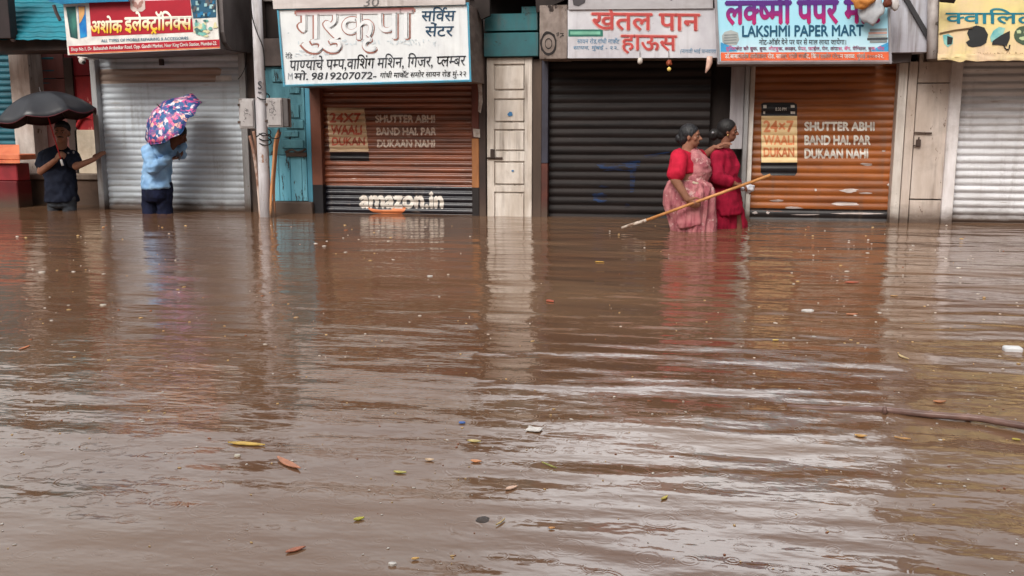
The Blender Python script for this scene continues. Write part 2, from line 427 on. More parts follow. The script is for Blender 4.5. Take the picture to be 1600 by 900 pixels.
rb = tag(obj('ribbon', prism([(164, 95), (170, 96), (169, 112), (167, 127), (162.5, 127.5), (164, 112)], .07, .004), flat('orange_cloth', (240, 140, 70), .8), None, base=Q(166, 127, .07)), 'short orange ribbon hanging on the left of the silver shutter', 'ribbon')
rb.data.transform(Matrix.Translation(-Q(166, 127, .07)))

# --- brown shutter with the web address
zb = Z(291, 620)
M_br = mat('brown_shutter_paint', (146, 82, 54), (80, 46, 36), st=(1.2, 5, 14), rough=.3, spots=(186, 164, 150), spot_at=.645, spot_st=(3.2, 8, 34), bands=[(zb, (26, 27, 38))], spec=.5, streak=0.45)
SA, P2 = shutter('brown roller shutter with a white painted web address on its black lowest slats', 500, 741, 104, M_br, .0635, .019)
M_redrail = mat('red_brown_rail', (112, 52, 40), (86, 46, 36), st=(8, 8, 2), bands=[(zb+.01, (28, 26, 30))], tide=.05)
obj('guide_rail', pbox(486, 502, 136, 340, -.1, .06, below=True, pm=220), mat('brown_rail', (124, 74, 56), (92, 56, 44), bands=[(zb+.01, (28, 26, 30))]), SA)
obj('guide_rail', pbox(737, 748, 128, 216, -.1, .06, pm=220), M_redrail, SA)
obj('guide_rail', pbox(737, 748, 216.5, 340, -.1, .06, below=True, pm=220), mat('ochre_rail', (182, 122, 72), (142, 92, 56), st=(6, 6, 2), bands=[(zb, (34, 28, 28))]), SA)
M_lw = mat('white_sign_paint', (230, 226, 218), (206, 196, 186), st=(12, 12, 30), rough=.5, bump=0, spots=(120, 96, 84), spot_at=.66, spot_st=(20, 20, 60))
M_lww = mat('worn_white_sign_paint', (228, 214, 202), (202, 178, 162), st=(10, 10, 34), rough=.5, bump=0, spots=(110, 66, 52), spot_at=.58, spot_st=(22, 22, 60))
M_or = mat('orange_sign_paint', (232, 146, 96), (206, 116, 70), rough=.5, bump=0)
M_org2 = mat('worn_orange_lettering', (214, 120, 70), (178, 92, 62), rough=.5, bump=0, st=(10, 10, 30))
M_nav = mat('phone_graphic_black', (34, 30, 36), (22, 20, 24), rough=.4, bump=0)
M_crm = mat('phone_graphic_cream', (236, 208, 160), (222, 190, 138), st=(6, 6, 30), rough=.5, bump=0)
def L(o, n): return (*o[:4], .0028+(n-.009)*.45, o[5])
for tx, yy, x0, x1 in (('SHUTTER ABHI', 180, 586, 678), ('BAND HAI. PAR', 200, 588, 680), ('DUKAAN NAHI', 219, 589, 678)):
    obj('lettering', text_bm(tx, (x0, yy, x1, yy+11), 0, .0, .045, P2), M_lww, SA)
obj('lettering', text_bm('amazon.in', (562, 300, 691, 324), 0, .01, .05, L(P2, .016)), M_lw, SA)
arr = [(569, 322), (577, 325.5), (592, 328), (611, 328), (612, 323.5), (622, 324.5), (633, 324.5), (632, 329), (626, 334), (612, 334.5), (596, 334), (582, 332)]
obj('painted_arrow', poly(arr, 0, P2), M_or, SA)
obj('phone_picture', poly([(509, 168), (568, 169), (575, 237), (514, 237)], 0, P2), mat('phone_faded_cream', (214, 190, 158), (180, 146, 112), st=(5, 5, 40), rough=.5, bump=0), SA)
obj('phone_picture', poly([(514.5, 238), (575, 238), (576, 252), (515, 251)], 0, P2), M_nav, SA)
for tx, bx in (('24X7', (514, 177, 562, 191)), ('WAALI', (516, 196, 564, 210)), ('DUKAN', (518, 215, 569, 227))):
    obj('lettering', text_bm(tx, bx, 0, .0, .04, L(P2, .017)), mat('worn_red_lettering', (196, 92, 66), (160, 78, 62), rough=.5, bump=0, st=(10, 10, 30)), SA)

# --- black shutter of the third shop
M_bk = mat('blackened_shutter', (40, 33, 32), (22, 19, 20), st=(1.2, 5, 16), rough=.6, spots=(122, 118, 120), spot_at=.70, spot_st=(2.2, 8, 34), spec=.22)
SB, P3 = shutter('near-black roller shutter with smeared blue paint, behind the two women', 852, 1108, 90, M_bk, .089, .017, y=.06)
obj('guide_rail', pbox(846, 856, 94, 255, -.12, .05, pm=220), mat('slate_rail', (62, 62, 76), (46, 44, 54)), SB)
obj('guide_rail', pbox(846, 856, 255.5, 340, -.12, .05, below=True, pm=220), mat('rust_rail', (96, 50, 40), (66, 40, 36), tide=.04), SB)
M_blue = mat('smeared_blue_paint', (24, 52, 92), (34, 32, 42), st=(4, 4, 24), lo=.35, hi=.6, rough=.6, bump=0, spec=.2, spots=(36, 30, 30), spot_at=.50, spot_st=(6, 6, 40))
for pts in ([(930, 256), (995, 251), (1000, 247), (1000, 258), (994, 263), (990, 300), (984, 302), (984, 268), (960, 266), (942, 268)],
            blob(937, 309, 13, 9), [(1006, 243), (1046, 237), (1046, 242), (1008, 247)], blob(944, 292, 8, 2.5), blob(980, 322, 5, 3.5)):
    obj('paint_patch', poly(pts, 0, P3), M_blue, SB)

# --- orange shutter
zo = Z(327, 1280)
M_os = mat('orange_shutter_paint', (162, 90, 34), (116, 62, 27), st=(1, 4, 9), rough=.42, spots=(150, 78, 36), spot_at=.64, spot_st=(2, 8, 24), bands=[(zo, (30, 26, 28))], spec=.45, streak=0.4)
SO_, P4 = shutter('orange roller shutter painted with a black phone picture and white slogan', 1174, 1400, 99, M_os, .0757, .012)
for tx, bx in (('SHUTTER ABHI', (1258, 191, 1367, 204)), ('BAND HAI. PAR', (1258, 212, 1361, 226)), ('DUKAAN NAHI', (1258, 233, 1357, 247))):
    obj('lettering', text_bm(tx, bx, 0, .0, .045, L(P4, .011)), M_lw, SO_)
ph = [(1190, 162), (1194, 160), (1241, 160), (1246, 163), (1246, 270), (1242, 274.5), (1193, 274), (1189, 270)]
obj('phone_picture', poly(ph, 0, L(P4, .009)), M_nav, SO_)
obj('phone_picture', poly([(1190, 181), (1246, 181), (1246, 254), (1190, 254)], 0, L(P4, .0105)), M_crm, SO_)
for tx, bx in (('24×7', (1194, 189, 1240, 206)), ('WAALI', (1194, 212, 1241, 226)), ('DUKAN', (1194, 231, 1241, 245))):
    obj('lettering', text_bm(tx, bx, 0, .0, .04, L(P4, .013)), M_or, SO_)
obj('lettering', text_bm('8:30 PM', (1212, 168, 1229, 173), 0, 0, 0, L(P4, .0125)), M_lw, SO_)
for bx in ((1193, 164, 1198, 169), (1236, 164, 1242, 168), (1236, 174, 1243, 178), (1193, 174, 1196, 178)):
    obj('picture_icon', poly(rect(*bx), 0, L(P4, .0125)), M_lw, SO_)
M_worn = mat('bare_primer', (196, 186, 184), (166, 150, 144), rough=.5, bump=0, st=(9, 9, 30))
for pts in (blob(1328, 298, 13, 3.2), blob(1352, 302, 12, 1.2), blob(1321, 319, 21, 3), blob(1355, 257, 9, 2.2), blob(1214, 314, 9, 2), blob(1391, 289, 5, 2),
            blob(1382, 236, 3, 1.2), blob(1275, 297, 2, 2), blob(1240, 325, 14, 1.8), blob(1340, 334, 40, 1.2), blob(1260, 336, 22, .8), blob(1180, 333, 4, 2), blob(1200, 333, 3, 2)):
    obj('worn_patch', poly(pts, 0, L(P4, .008)), M_worn, SO_)

# --- silver shutter at the right edge
SR, P5 = shutter('silver ribbed roller shutter at the right end, under the yellow helmet sign', 1494, 1760, 96, mat('bright_silver_shutter', (224, 225, 230), (188, 186, 188), st=(1, 5, 12), rough=.42, metal=.1, spots=(132, 118, 108), spot_at=.60, soft=.12, spot_st=(1.6, 7, 22), tide=.03, streak=0.45), .0725, .022)
SR['label'] = 'silver ribbed roller shutter at the right end, below the yellow helmet signboard'

#==================================================================== POSTS, DOORS, PANELS BETWEEN THE SHOPS
def post(label, name, cat, args, m, below=True, bev=.004, **kw):
    bm = pbox(*args, bev=bev, below=below, **kw); b = Q((args[0]+args[1])/2, 340, args[5]); b.z = -.5
    return tag(obj(name, bm, m, None, base=b), label, cat)
def fixbase(o): return o
post('dark brown timber strip with torn white posters right of the brown shutter', 'timber_strip', 'wall strip', (748, 759, 60, 340, -.1, .05), mat('dark_brown_strip', (72, 54, 48), (46, 36, 33), tide=.04), pm=220)
tp = thing('torn_poster', 'torn strips of white poster pasted on the dark strip beside the white door', 'poster', Q(752, 215, .052))
for pts in ([(746, 128), (753, 130), (754, 160), (751, 177), (747, 174), (748, 150)], [(739, 201), (750, 202), (750, 215), (740, 214)]):
    obj('paper', prism(pts, .066, .003), mat('torn_paper', (192, 182, 174), (140, 124, 114), st=(20, 20, 20)), tp)

# white panelled door
def panel_door(name, label, px0, px1, py0, rows, m, d=.06, handle=None, xs=.16):
    xm = (px0+px1)/2; a, b = X(px0, 220, d), X(px1, 220, d); t = thing(name, label, 'door', ((a+b)/2, -d, -.5))
    obj('door_leaf', box(a, b, -d+.024, .05, -.55, Z(py0, xm, d)), m, t)
    w_ = (b-a)*xs
    fr = bmesh.new()
    zt = Z(py0, xm, d); zs = [Z(p, xm, d) for p in rows]
    box(a, a+w_, -d, -d+.022, -.55, zt, .003, fr); box(b-w_, b, -d, -d+.01, -.55, zt, .003, fr)
    prev = zt
    for i in range(0, len(zs), 2): box(a+w_, b-w_, -d, -d+.01, zs[i], prev, .003, fr); prev = zs[i+1]
    box(a+w_, b-w_, -d, -d+.01, -.55, prev, .003, fr)
    obj('door_frame', fr, m, t)
    for i in range(0, len(zs), 2):
        gx = w_*.35
        if zs[i]-zs[i+1] > .1: obj('panel', box(a+w_+gx*.4, b-w_-gx*.4, -d+.004, -d+.03, zs[i+1]+.018, zs[i]-.018, .005), m, t)
    return t
M_wd = mat('white_door_paint', (222, 214, 206), (190, 178, 166), st=(9, 9, 2), rough=.5, spots=(120, 98, 84), spot_at=.655, spot_st=(16, 16, 7), tide=.0, streak=.75)
WD = panel_door('panelled_door', 'tall narrow white panelled door between the brown and the black shutters', 761, 831, 90, [100, 142, 154, 192, 202, 237, 252, 290, 300, 345], M_wd)
M_iron = mat('rusty_iron', (84, 66, 56), (52, 40, 36), rough=.6)
lt = obj('latch', tube([Q(761, 247, .075), Q(785, 247, .075)], .011), M_iron, WD)
box(*(lambda p: (p.x-.03, p.x+.012, -.09, -.07, p.z, p.z+.09))(Q(770, 247, .08)), bm=None).free()
obj('padlock', pbox(766, 772, 233, 247, .062, .10, .004), M_iron, WD)
for x_, y_, s_ in ((797, 178, 4), (801, 267, 2)):
    obj('paint_fleck', prism(blob(x_, y_, s_, s_*.8), .0655, .003), flat('blue_fleck', (60, 120, 170)), WD)
post('brown timber post right of the white door', 'timber_post', 'post', (831.5, 846, 92, 340, -.1, .04), mat('brown_post', (82, 66, 56), (58, 46, 40), st=(8, 8, 1), tide=.04), pm=220)

# turquoise boards over the white door
M_teal = mat('teal_board_paint', (38, 108, 116), (48, 88, 94), st=(4, 4, 2), rough=.6, spots=(40, 54, 56), spot_at=.62, streak=.75)
tb = thing('teal_panel', 'two dark teal boards above the white panelled door', 'board', Q(798, 88, .12))
obj('board', pbox(756, 841, 51, 88, -.05, .12), M_teal, tb); obj('board', pbox(757, 840, 21, 48, -.05, .11), M_teal, tb)
obj('board', pbox(815, 841, 10, 20.5, -.05, .105), M_teal, tb)
tr = thing('timber_brace', 'dark slanting timber under the eaves above the teal boards', 'beam', Q(800, 10, .3))
obj('timber', prism([(735, -14), (765, -14), (765, 24), (752, 30), (745, 12)], .3, .06), M_dark, tr)
obj('timber', prism([(838, 20), (890, -4), (890, -14), (836, -14)], .3, .06), M_dark, tr)
obj('timber', pbox(740, 900, -30, -12, -.1, .3), M_dark, tr)

# grimy wall box with a black painted wheel
gw = thing('grimy_panel', 'grimy grey wall panel with a black ring daubed on it', 'wall panel', Q(865, 92, .3))
M_gw = mat('grimy_grey', (146, 134, 128), (98, 86, 80), st=(7, 7, 5), rough=.9, spots=(46, 38, 36), spot_at=.6, spot_st=(7, 7, 5), bump=.004, streak=.75)
obj('board', pbox(843, 886.5, 8, 92, -.05, .36), M_gw, gw)
ring = bmesh.new()
for R0, R1 in ((1, .78), (.45, .36)):
    V = []
    for i in range(24):
        a = i*math.tau/24; j = 1+random.uniform(-.05, .05)
        V.append((ring.verts.new(Q(857+13*R0*j*math.cos(a), 68+19*R0*j*math.sin(a), .3635)), ring.verts.new(Q(857+13*R1*math.cos(a), 68+19*R1*math.sin(a), .3635))))
    for i in range(24): ring.faces.new((V[i][0], V[(i+1) % 24][0], V[(i+1) % 24][1], V[i][1]))
obj('painted_ring', ring, flat('daub_black', (38, 32, 32), .8), gw)
marks(gw, 870, 48, 880, 58, .3635, flat('daub_black', (38, 32, 32)), 7, 1.2)

# posts around the orange shutter
obj_l = mat('grey_curtain', (176, 172, 176), (146, 140, 144), st=(14, 14, 1), rough=.8, streak=.75)
post('pale grey board hanging in the dark gap behind the younger woman', 'hanging_board', 'board', (1141, 1162, 103, 233, -.02, .03), obj_l, below=False)
post('steel grey pipe post left of the orange shutter', 'steel_post', 'post', (1161, 1168, 100, 345, -.05, .10), M_steel, pm=220)
post('slim white post at the left edge of the orange shutter', 'white_post', 'post', (1168.5, 1176, 100, 345, -.1, .06), M_white, pm=220)
post('white post touching the right edge of the orange shutter', 'white_post', 'post', (1398, 1412, 98, 350, -.1, .10), M_white, pm=220)
post('cream post just left of the cream bolted door', 'cream_post', 'post', (1413, 1427, 96, 350, -.1, .07), M_cream, pm=220)
CD = thing('bolted_door', 'cream wooden door with an iron bolt between the orange and right silver shutters', 'door', Q(1453, 340, .03))
obj('door_leaf', pbox(1428, 1480, 130.5, 311, -.1, .04, pm=220), M_cream, CD)
obj('door_leaf', pbox(1428, 1480, 84, 129, -.1, .04, pm=220), M_cream, CD)
obj('door_leaf', pbox(1428, 1480, 313, 345, -.1, .038, below=True, pm=220), M_cream, CD)
obj('bolt', tube([Q(1424, 207, .06), Q(1456, 208, .06)], .008), M_iron, CD)
obj('padlock', pbox(1432, 1439, 218, 229, .04, .075), M_iron, CD)
obj('hasp', tube([Q(1422, 228, .06), Q(1434, 227, .06), Q(1436, 214, .06)], .007), M_iron, CD)
post('broad whitewashed post at the left edge of the right silver shutter', 'white_post', 'post', (1479, 1497, 92, 350, -.1, .09), mat('whitewash', (226, 222, 224), (200, 192, 190), st=(8, 8, 2), spots=(140, 126, 118), spot_at=.68, tide=.02, streak=.75), pm=220)

#==================================================================== SIGNBOARDS
def board(name, label, quad, d, m, depth, side=None, frame=None, fw=3):
    """quad = 4 photograph points TL TR BR BL of the face, box going back depth metres"""
    b = Q((quad[2][0]+quad[3][0])/2, (quad[2][1]+quad[3][1])/2, d); t = thing(name, label, 'sign', b)
    bm = prism(quad, d, .02); obj('face', bm, m, t)
    if side:
        bm = bmesh.new(); f = [bm.verts.new(Q(x, y, d-.022)) for x, y in quad]; k = [bm.verts.new(v.co+Vector((0, depth, 0))) for v in f]
        bm.faces.new(k); bm.faces.new(f[::-1])
        for i in range(4): bm.faces.new((f[i], f[(i+1) % 4], k[(i+1) % 4], k[i]))
        bmesh.ops.recalc_face_normals(bm, faces=bm.faces); obj('box', bm, side, t)
    if frame:
        bm = bmesh.new()
        for i in range(4):
            p, q = Q(*quad[i], d+.008), Q(*quad[(i+1) % 4], d+.008); v = (q-p).normalized()*.5*fw/146; tube([p-v, q+v], fw/146*.55, 4, bm)
        obj('frame', bm, frame, t)
    return t
def put_text(t, body, bx, d, m, **kw): return obj('lettering', text_bm(body, bx, d, **kw), m, t)
def put_pic(t, pts, d, m, name='picture'): return obj(name, poly(pts, d), m, t)
W_ = flat('print_white', (236, 234, 230), .4); RED = mat('print_red', (178, 30, 50), (162, 26, 46), st=(5, 5, 5), rough=.4, bump=0)

# 1 red electronics sign
d = .70
S1 = board('shop_sign', 'red and white electronics signboard in Devanagari over the left silver shutter', [(97, -14), (336, -26), (343, 76), (106, 86)], d, W_, .7, side=mat('grey_awning_metal', (120, 114, 114), (84, 78, 78), st=(3, 3, 1), rough=.6))
s = -.032
put_pic(S1, [(139, 4), (297, -1), (302, 50), (143, 57)], d+.003, RED)
put_pic(S1, [(107, 72), (343, 61.5), (343.5, 73), (108.5, 83)], d+.003, RED)
put_pic(S1, [(108.5, 83.3), (343.5, 73.3), (343, 75), (108.6, 85)], d+.003, flat('print_orange', (232, 140, 90)))
zt, zb_ = Z(32, 220, d), Z(46, 220, d)
put_text(S1, 'अशोक', (142, 26, 191, 52), d+.009, mat('white_to_yellow_print', (246, 206, 60), (240, 196, 50), zgrad=(zb_, zt, (248, 244, 232)), bump=0, rough=.4), slope=s, bold=.03)
put_text(S1, 'इलेक्ट्रॉनिक्स', (195, 19, 299, 54), d+.009, MATS['white_to_yellow_print'], slope=s*.6, bold=.03)
put_text(S1, 'ALL TYPES OF MOBILE REPAIRING & ACCESSORIES', (158, 61.5, 294, 66), d+.006, flat('print_teal', (50, 110, 140)), slope=s, bold=.012)
put_text(S1, 'Shop No.1, Dr. Babasaheb Ambedkar Road, Opp. Gandhi Market, Near King Circle Station, Mumbai-22.', (111, 74.5, 339, 81.5), d+.006, W_, slope=-.043, bold=.02)
put_pic(S1, [(103, 11), (118, 10), (121.5, 61), (110, 58)], d+.003, mat('phone_print_green', (34, 66, 72), (70, 130, 120), st=(9, 9, 5), rough=.3, bump=0))
put_pic(S1, [(121, 9), (133, 9), (136, 57), (125.5, 60)], d+.003, mat('phone_print_blue', (36, 110, 190), (50, 150, 210), st=(6, 6, 6), rough=.3, bump=0))
put_pic(S1, [(122, 10), (132.5, 10), (132, 22), (127, 33), (124, 37)], d+.006, flat('print_sand', (232, 176, 112)))
put_pic(S1, [(203, -4), (226, -4), (227, 14), (222, 18), (208, 18), (204, 14)], d+.006, flat('print_pale_pink', (226, 206, 200)))
for cx, cy, rx, ry in ((211, 7, 3, 5), (219, 7, 3, 5), (215, 11, 2, 4), (208, 3, 2, 3), (222, 3, 2, 3)):
    put_pic(S1, blob(cx, cy, rx, ry, 10, .2), d+.009, flat('print_dusty', (186, 140, 132)))
put_pic(S1, [(297, -4), (337, -6), (338, 27), (302, 29)], d+.003, flat('print_deep_blue', (36, 90, 120)))
random.seed(3)
for i in range(26):
    cx, cy = random.uniform(301, 335), random.uniform(1, 25); q = random.uniform(1.5, 3.5)
    put_pic(S1, rect(cx-q, cy-q, cx+q*random.uniform(.4, 1), cy+q), d+.006+i*.0002, flat(*random.choice([('collage_a', (160, 200, 205)), ('collage_b', (24, 60, 80)), ('collage_c', (90, 90, 96)), ('collage_d', (30, 120, 170))])))
for i in range(30):
    cx, cy = random.uniform(303, 337), random.uniform(32, 56)
    if cx > 325 and cy > 50: continue
    put_pic(S1, blob(cx, cy, random.uniform(1.5, 4.5), random.uniform(1.5, 4.5), 7, .5), d+.006+i*.0002, flat(*random.choice([('collage_e', (120, 190, 180)), ('collage_f', (226, 220, 176)), ('collage_g', (70, 120, 118)), ('collage_h', (160, 214, 200))])))
# grey metal awning box right of it
ab = thing('awning_box', 'grey dented metal shutter hood right of the red electronics sign', 'hood', Q(366, 76, .3))
bm = bmesh.new(); prof = [(-.02, 0), (.5, 0), (.62, .06), (.66, .16), (.66, .9), (-.02, .9)]
xa, xb = X(338, 40, .66), X(374, 40, .3); zz = Z(77, 360, .5)
A = [bm.verts.new((xa, -p[0], zz+p[1])) for p in prof]; B = [bm.verts.new((xb, -p[0], zz+p[1])) for p in prof]
bm.faces.new(A); bm.faces.new(B[::-1])
for i in range(6): bm.faces.new((A[i], B[i], B[(i+1) % 6], A[(i+1) % 6]))
bmesh.ops.recalc_face_normals(bm, faces=bm.faces)
obj('hood', bm, mat('grey_hood_metal', (112, 106, 106), (74, 68, 68), st=(3, 3, 1.5), rough=.5, metal=.3, spots=(150, 144, 142), spot_at=.68), ab)
post('dark stained pilaster between the silver shutter and the utility pole', 'pilaster', 'wall strip', (388, 413, -20, 340, -.15, .02), mat('pilaster_stain', (86, 72, 66), (50, 42, 40), st=(6, 6, 2), rough=.9, tide=.06), pm=220)
# blue tarp edge over sign 1
tag(obj('tarpaulin', prism([(75, -25), (200, -25), (200, 2), (140, 4), (96, 6.5), (76, 2)], .78, .02), mat('blue_tarp', (20, 130, 176), (24, 100, 140), st=(6, 6, 6), rough=.45), None), 'bright blue tarpaulin edge above the red electronics sign', 'tarpaulin')
# CCTV
cc = thing('security_camera', 'small white dome camera under the left end of the red electronics sign', 'camera', Q(127, 92, .3))
cb = bmesh.new(); bmesh.ops.create_uvsphere(cb, u_segments=16, v_segments=10, radius=.038); bmesh.ops.translate(cb, verts=cb.verts, vec=Q(128.5, 95, .3)); obj('dome', cb, flat('camera_white', (214, 208, 204), .3), cc, smooth=True)
cb = bmesh.new(); bmesh.ops.create_uvsphere(cb, u_segments=12, v_segments=8, radius=.018); bmesh.ops.translate(cb, verts=cb.verts, vec=Q(131, 97.5, .33)); obj('lens', cb, M_black, cc, smooth=True)
obj('bracket', pbox(121, 136, 86, 91, .1, .32), flat('camera_white', (214, 208, 204)), cc)

# 2 repair shop sign
d = .75
M_b2 = mat('white_board_2', (226, 230, 232), (212, 216, 220), st=(4, 4, 3), rough=.45, spots=(176, 190, 196), spot_at=.66, spot_st=(6, 6, 10), streak=0.25)
CY = mat('cyan_frame_paint', (70, 156, 190), (92, 150, 170), st=(9, 9, 9), rough=.5)
S2 = board('shop_sign', 'white hand painted sign with a phone number and cyan frame, over the brown shutter', [(434, 14), (731, 6), (735, 126), (444, 134)], d, M_b2, .72, side=mat('poster_brown_side', (134, 120, 114), (108, 92, 86), st=(4, 4, 12), rough=.8), frame=CY, fw=3.2)
s = -.02
zt, zb_ = Z(17, 560, d), Z(24, 560, d)
put_text(S2, 'गुरुकृपा', (462, 17, 647, 84), d+.004, flat('brown_outline', (168, 112, 100)), slope=s, bold=.028)
put_text(S2, 'गुरुकृपा', (464, 18, 645, 82), d+.0070, mat('white_red_top', (226, 228, 230), (218, 222, 226), zgrad=(zb_, zt+.01, (130, 34, 36)), bump=0, rough=.45), slope=s, bold=.016)
DB = flat('dark_blue_paint', (24, 66, 96)); CH = flat('charcoal_letter', (52, 56, 64))
put_text(S2, 'सर्विस', (659, 11, 712, 33), d+.004, DB, slope=-.01, bold=.012, slant=.1)
put_text(S2, 'सेंटर', (665, 35, 709, 57), d+.004, DB, slope=-.01, bold=.012, slant=.1)
put_text(S2, 'पाण्याचे पम्प,वाशिंग मशिन, गिजर, प्लम्बर', (453, 88, 728, 113), d+.004, CH, slope=-.028, bold=.006, slant=.12)
put_text(S2, 'रेडि', (446, 82, 457, 92), d+.004, CH, slant=.1)
put_text(S2, 'M', (450, 114, 457, 124), d+.004, flat('grey_letter', (150, 156, 164)), bold=.01)
put_text(S2, 'मो.', (460, 110, 481, 125), d+.004, CH, slope=-.01, bold=.012, slant=.1)
put_text(S2, '9819207072-', (487, 113.5, 588, 124.5), d+.004, CH, slope=-.012, bold=.014, slant=.15)
put_text(S2, 'गांधी मार्केट समोर सायन रोड मुं-२२', (594, 111, 728, 125), d+.004, CH, slope=-.02, bold=.004, slant=.15)
for x0, x1, y0 in ((466, 480, 66), (536, 600, 62), (606, 680, 62), (462, 520, 80)): marks(S2, x0, y0, x1, y0+8, d+.0035, flat('ghost_blue', (208, 219, 226)), int((x1-x0)/3), 1.6)
# its header board
hb = board('header_board', 'narrow grey-white board numbered 30 above the hand painted phone number sign', [(424, -22), (727, -28), (727, 7), (427, 14)], d+.03, mat('header_white', (206, 200, 198), (186, 178, 176), st=(3, 3, 9), rough=.6, streak=0.5), .2, side=M_conc)
put_text(hb, '30', (568, -3, 592, 10), d+.034, flat('header_grey', (112, 108, 108)), slant=.1)

# 3 paan shop sign
d = .42
M_b3 = mat('grey_white_board', (204, 204, 210), (182, 180, 188), st=(4, 4, 3), rough=.5, spots=(150, 146, 152), spot_at=.68, streak=0.35)
S3 = board('shop_sign', 'grey-white board with big red Devanagari lettering and a green bar, over the black shutter', [(887, 15.5), (1121, 13), (1121, 90), (887, 91)], d, M_b3, .4, side=M_conc)
R3 = flat('brick_red_paint', (190, 70, 68)); PK = flat('pink_halo_paint', (226, 172, 166))
for tx, bx in (('खेतल पान', (925, 9, 1093, 46)), ('हाऊस', (971, 55, 1057, 83))):
    put_text(S3, tx, (bx[0]-1, bx[1]-.5, bx[2]+1, bx[3]+.5), d+.004, PK, bold=.032, slope=.012); put_text(S3, tx, bx, d+.0070, R3, bold=.014, slope=.012)
put_pic(S3, rect(888, 46, 942, 57), d+.003, flat('bar_green', (40, 110, 96)), 'green_bar'); put_pic(S3, rect(891, 49, 938, 54), d+.006, flat('bar_light', (120, 186, 160)), 'green_bar')
BL = flat('sign_blue', (72, 132, 170))
put_text(S3, 'सायन रोड,गांधी मार्केट', (902, 59, 968, 69), d+.004, BL, slant=.1); put_text(S3, 'सायन, मुंबई - २२.', (896, 70, 966, 79.5), d+.004, BL, slant=.1)
put_text(S3, '(नागजी भाई पानवाला', (1063, 75, 1119, 85), d+.004, BL, slant=.1)
hb3 = board('header_board', 'grey metal header sheet with a torn black patch above the red lettered sign', [(888, -30), (1114, -30), (1114, 13), (888, 15)], d+.02, mat('header_grey_sheet', (176, 174, 178), (158, 154, 158), st=(3, 3, 6), rough=.5, streak=0.5), .2, side=M_conc)
put_pic(hb3, [(893, -10), (916, -8), (914, 4), (904, 10), (896, 8)], d+.024, flat('tar_patch', (66, 62, 66)), 'torn_patch')
marks(hb3, 1036, -12, 1052, 0, d+.024, flat('tar_patch', (66, 62, 66)), 9, 2.2)

# 4 paper mart sign
d = .66
zt, zb_ = Z(8, 1260, d), Z(30, 1260, d)
S4 = board('shop_sign', 'pale blue paper mart signboard in Devanagari and English over the orange shutter', [(1117, -24), (1388, -26), (1391, 97), (1123, 98)], d, mat('cyan_print', (178, 218, 234), (196, 226, 238), st=(2, 2, 2), rough=.35, bump=0, zgrad=(Z(80, 1250, d), Z(40, 1250, d), (160, 214, 234)), streak=0.12), .62, side=mat('grey_tin', (140, 136, 138), (112, 106, 108), rough=.5), frame=mat('tin_frame', (176, 174, 180), (148, 144, 148), rough=.4, metal=.4), fw=4)
put_text(S4, 'लक्ष्मी पेपर मार्ट', (1134, -12, 1379, 38), d+.004, mat('purple_magenta_print', (176, 34, 110), (168, 32, 104), zgrad=(zb_, zt, (84, 40, 124)), bump=0, rough=.35), bold=.036, slope=-.01)
put_text(S4, 'LAKSHMI PAPER MART', (1160, 40.5, 1349, 57.5), d+.004, flat('print_petrol', (16, 84, 116)), bold=.028, slope=-.009)
put_text(S4, 'नोट-ऑर्डर देने पर घर से माल लाया जायेगा।', (1186, 59.5, 1322, 70), d+.004, flat('print_slate', (84, 96, 108)), bold=.016)
put_text(S4, 'डुप्लिकेट की बुक, बुक, नोटबुक, कव्हर, पेपर, फाईल, पेन, कंपास, बॅग, पेन्सिल, बुक, गोंद', (1134, 71.5, 1382, 80.5), d+.004, flat('print_pink', (222, 90, 150)), bold=.012)
put_pic(S4, [(1126, 82), (1389, 81), (1389.5, 94), (1126.5, 95)], d+.003, flat('print_coral', (230, 104, 62)), 'stripe')
put_text(S4, 'डॉ.बाबासाहेब आंबेडकर रोड, सायन, गांधी मार्केट, किंग सर्कल स्टेशन जवळ, मुंबई-४०००२२.', (1133, 82.5, 1381, 93.5), d+.006, W_, bold=.018)
G1, G2, G3 = flat('paper_grey', (176, 182, 182)), flat('paper_mid', (140, 148, 150)), flat('book_dark', (70, 76, 80))
put_pic(S4, [(1128, 56), (1132, 50), (1142, 47), (1153, 51), (1155, 62), (1151, 70), (1138, 71), (1129, 66)], d+.003, G1)
for i in range(4): put_pic(S4, [(1131, 54+i*4.2), (1150, 53+i*4.2), (1152, 54.5+i*4.2), (1132, 56+i*4.2)], d+.006, G2)
for i, (x0, y0, x1, y1, mm) in enumerate(((1359, 45, 1386, 49, G2), (1357, 50, 1386, 54, flat('book_rose', (196, 160, 150))), (1356, 55, 1386, 59, G1), (1355, 59.5, 1387, 63, G3), (1359, 63.5, 1386, 67, G2))): put_pic(S4, rect(x0, y0, x1, y1, -.03), d+.003+i*.0003, mm)
put_pic(S4, [(1126, 66), (1146, 74), (1152, 80), (1126, 81)], d+.003, flat('print_sky', (60, 160, 214))); put_pic(S4, [(1388, 66), (1389, 80), (1360, 80), (1374, 72)], d+.003, flat('print_sky', (60, 160, 214)))
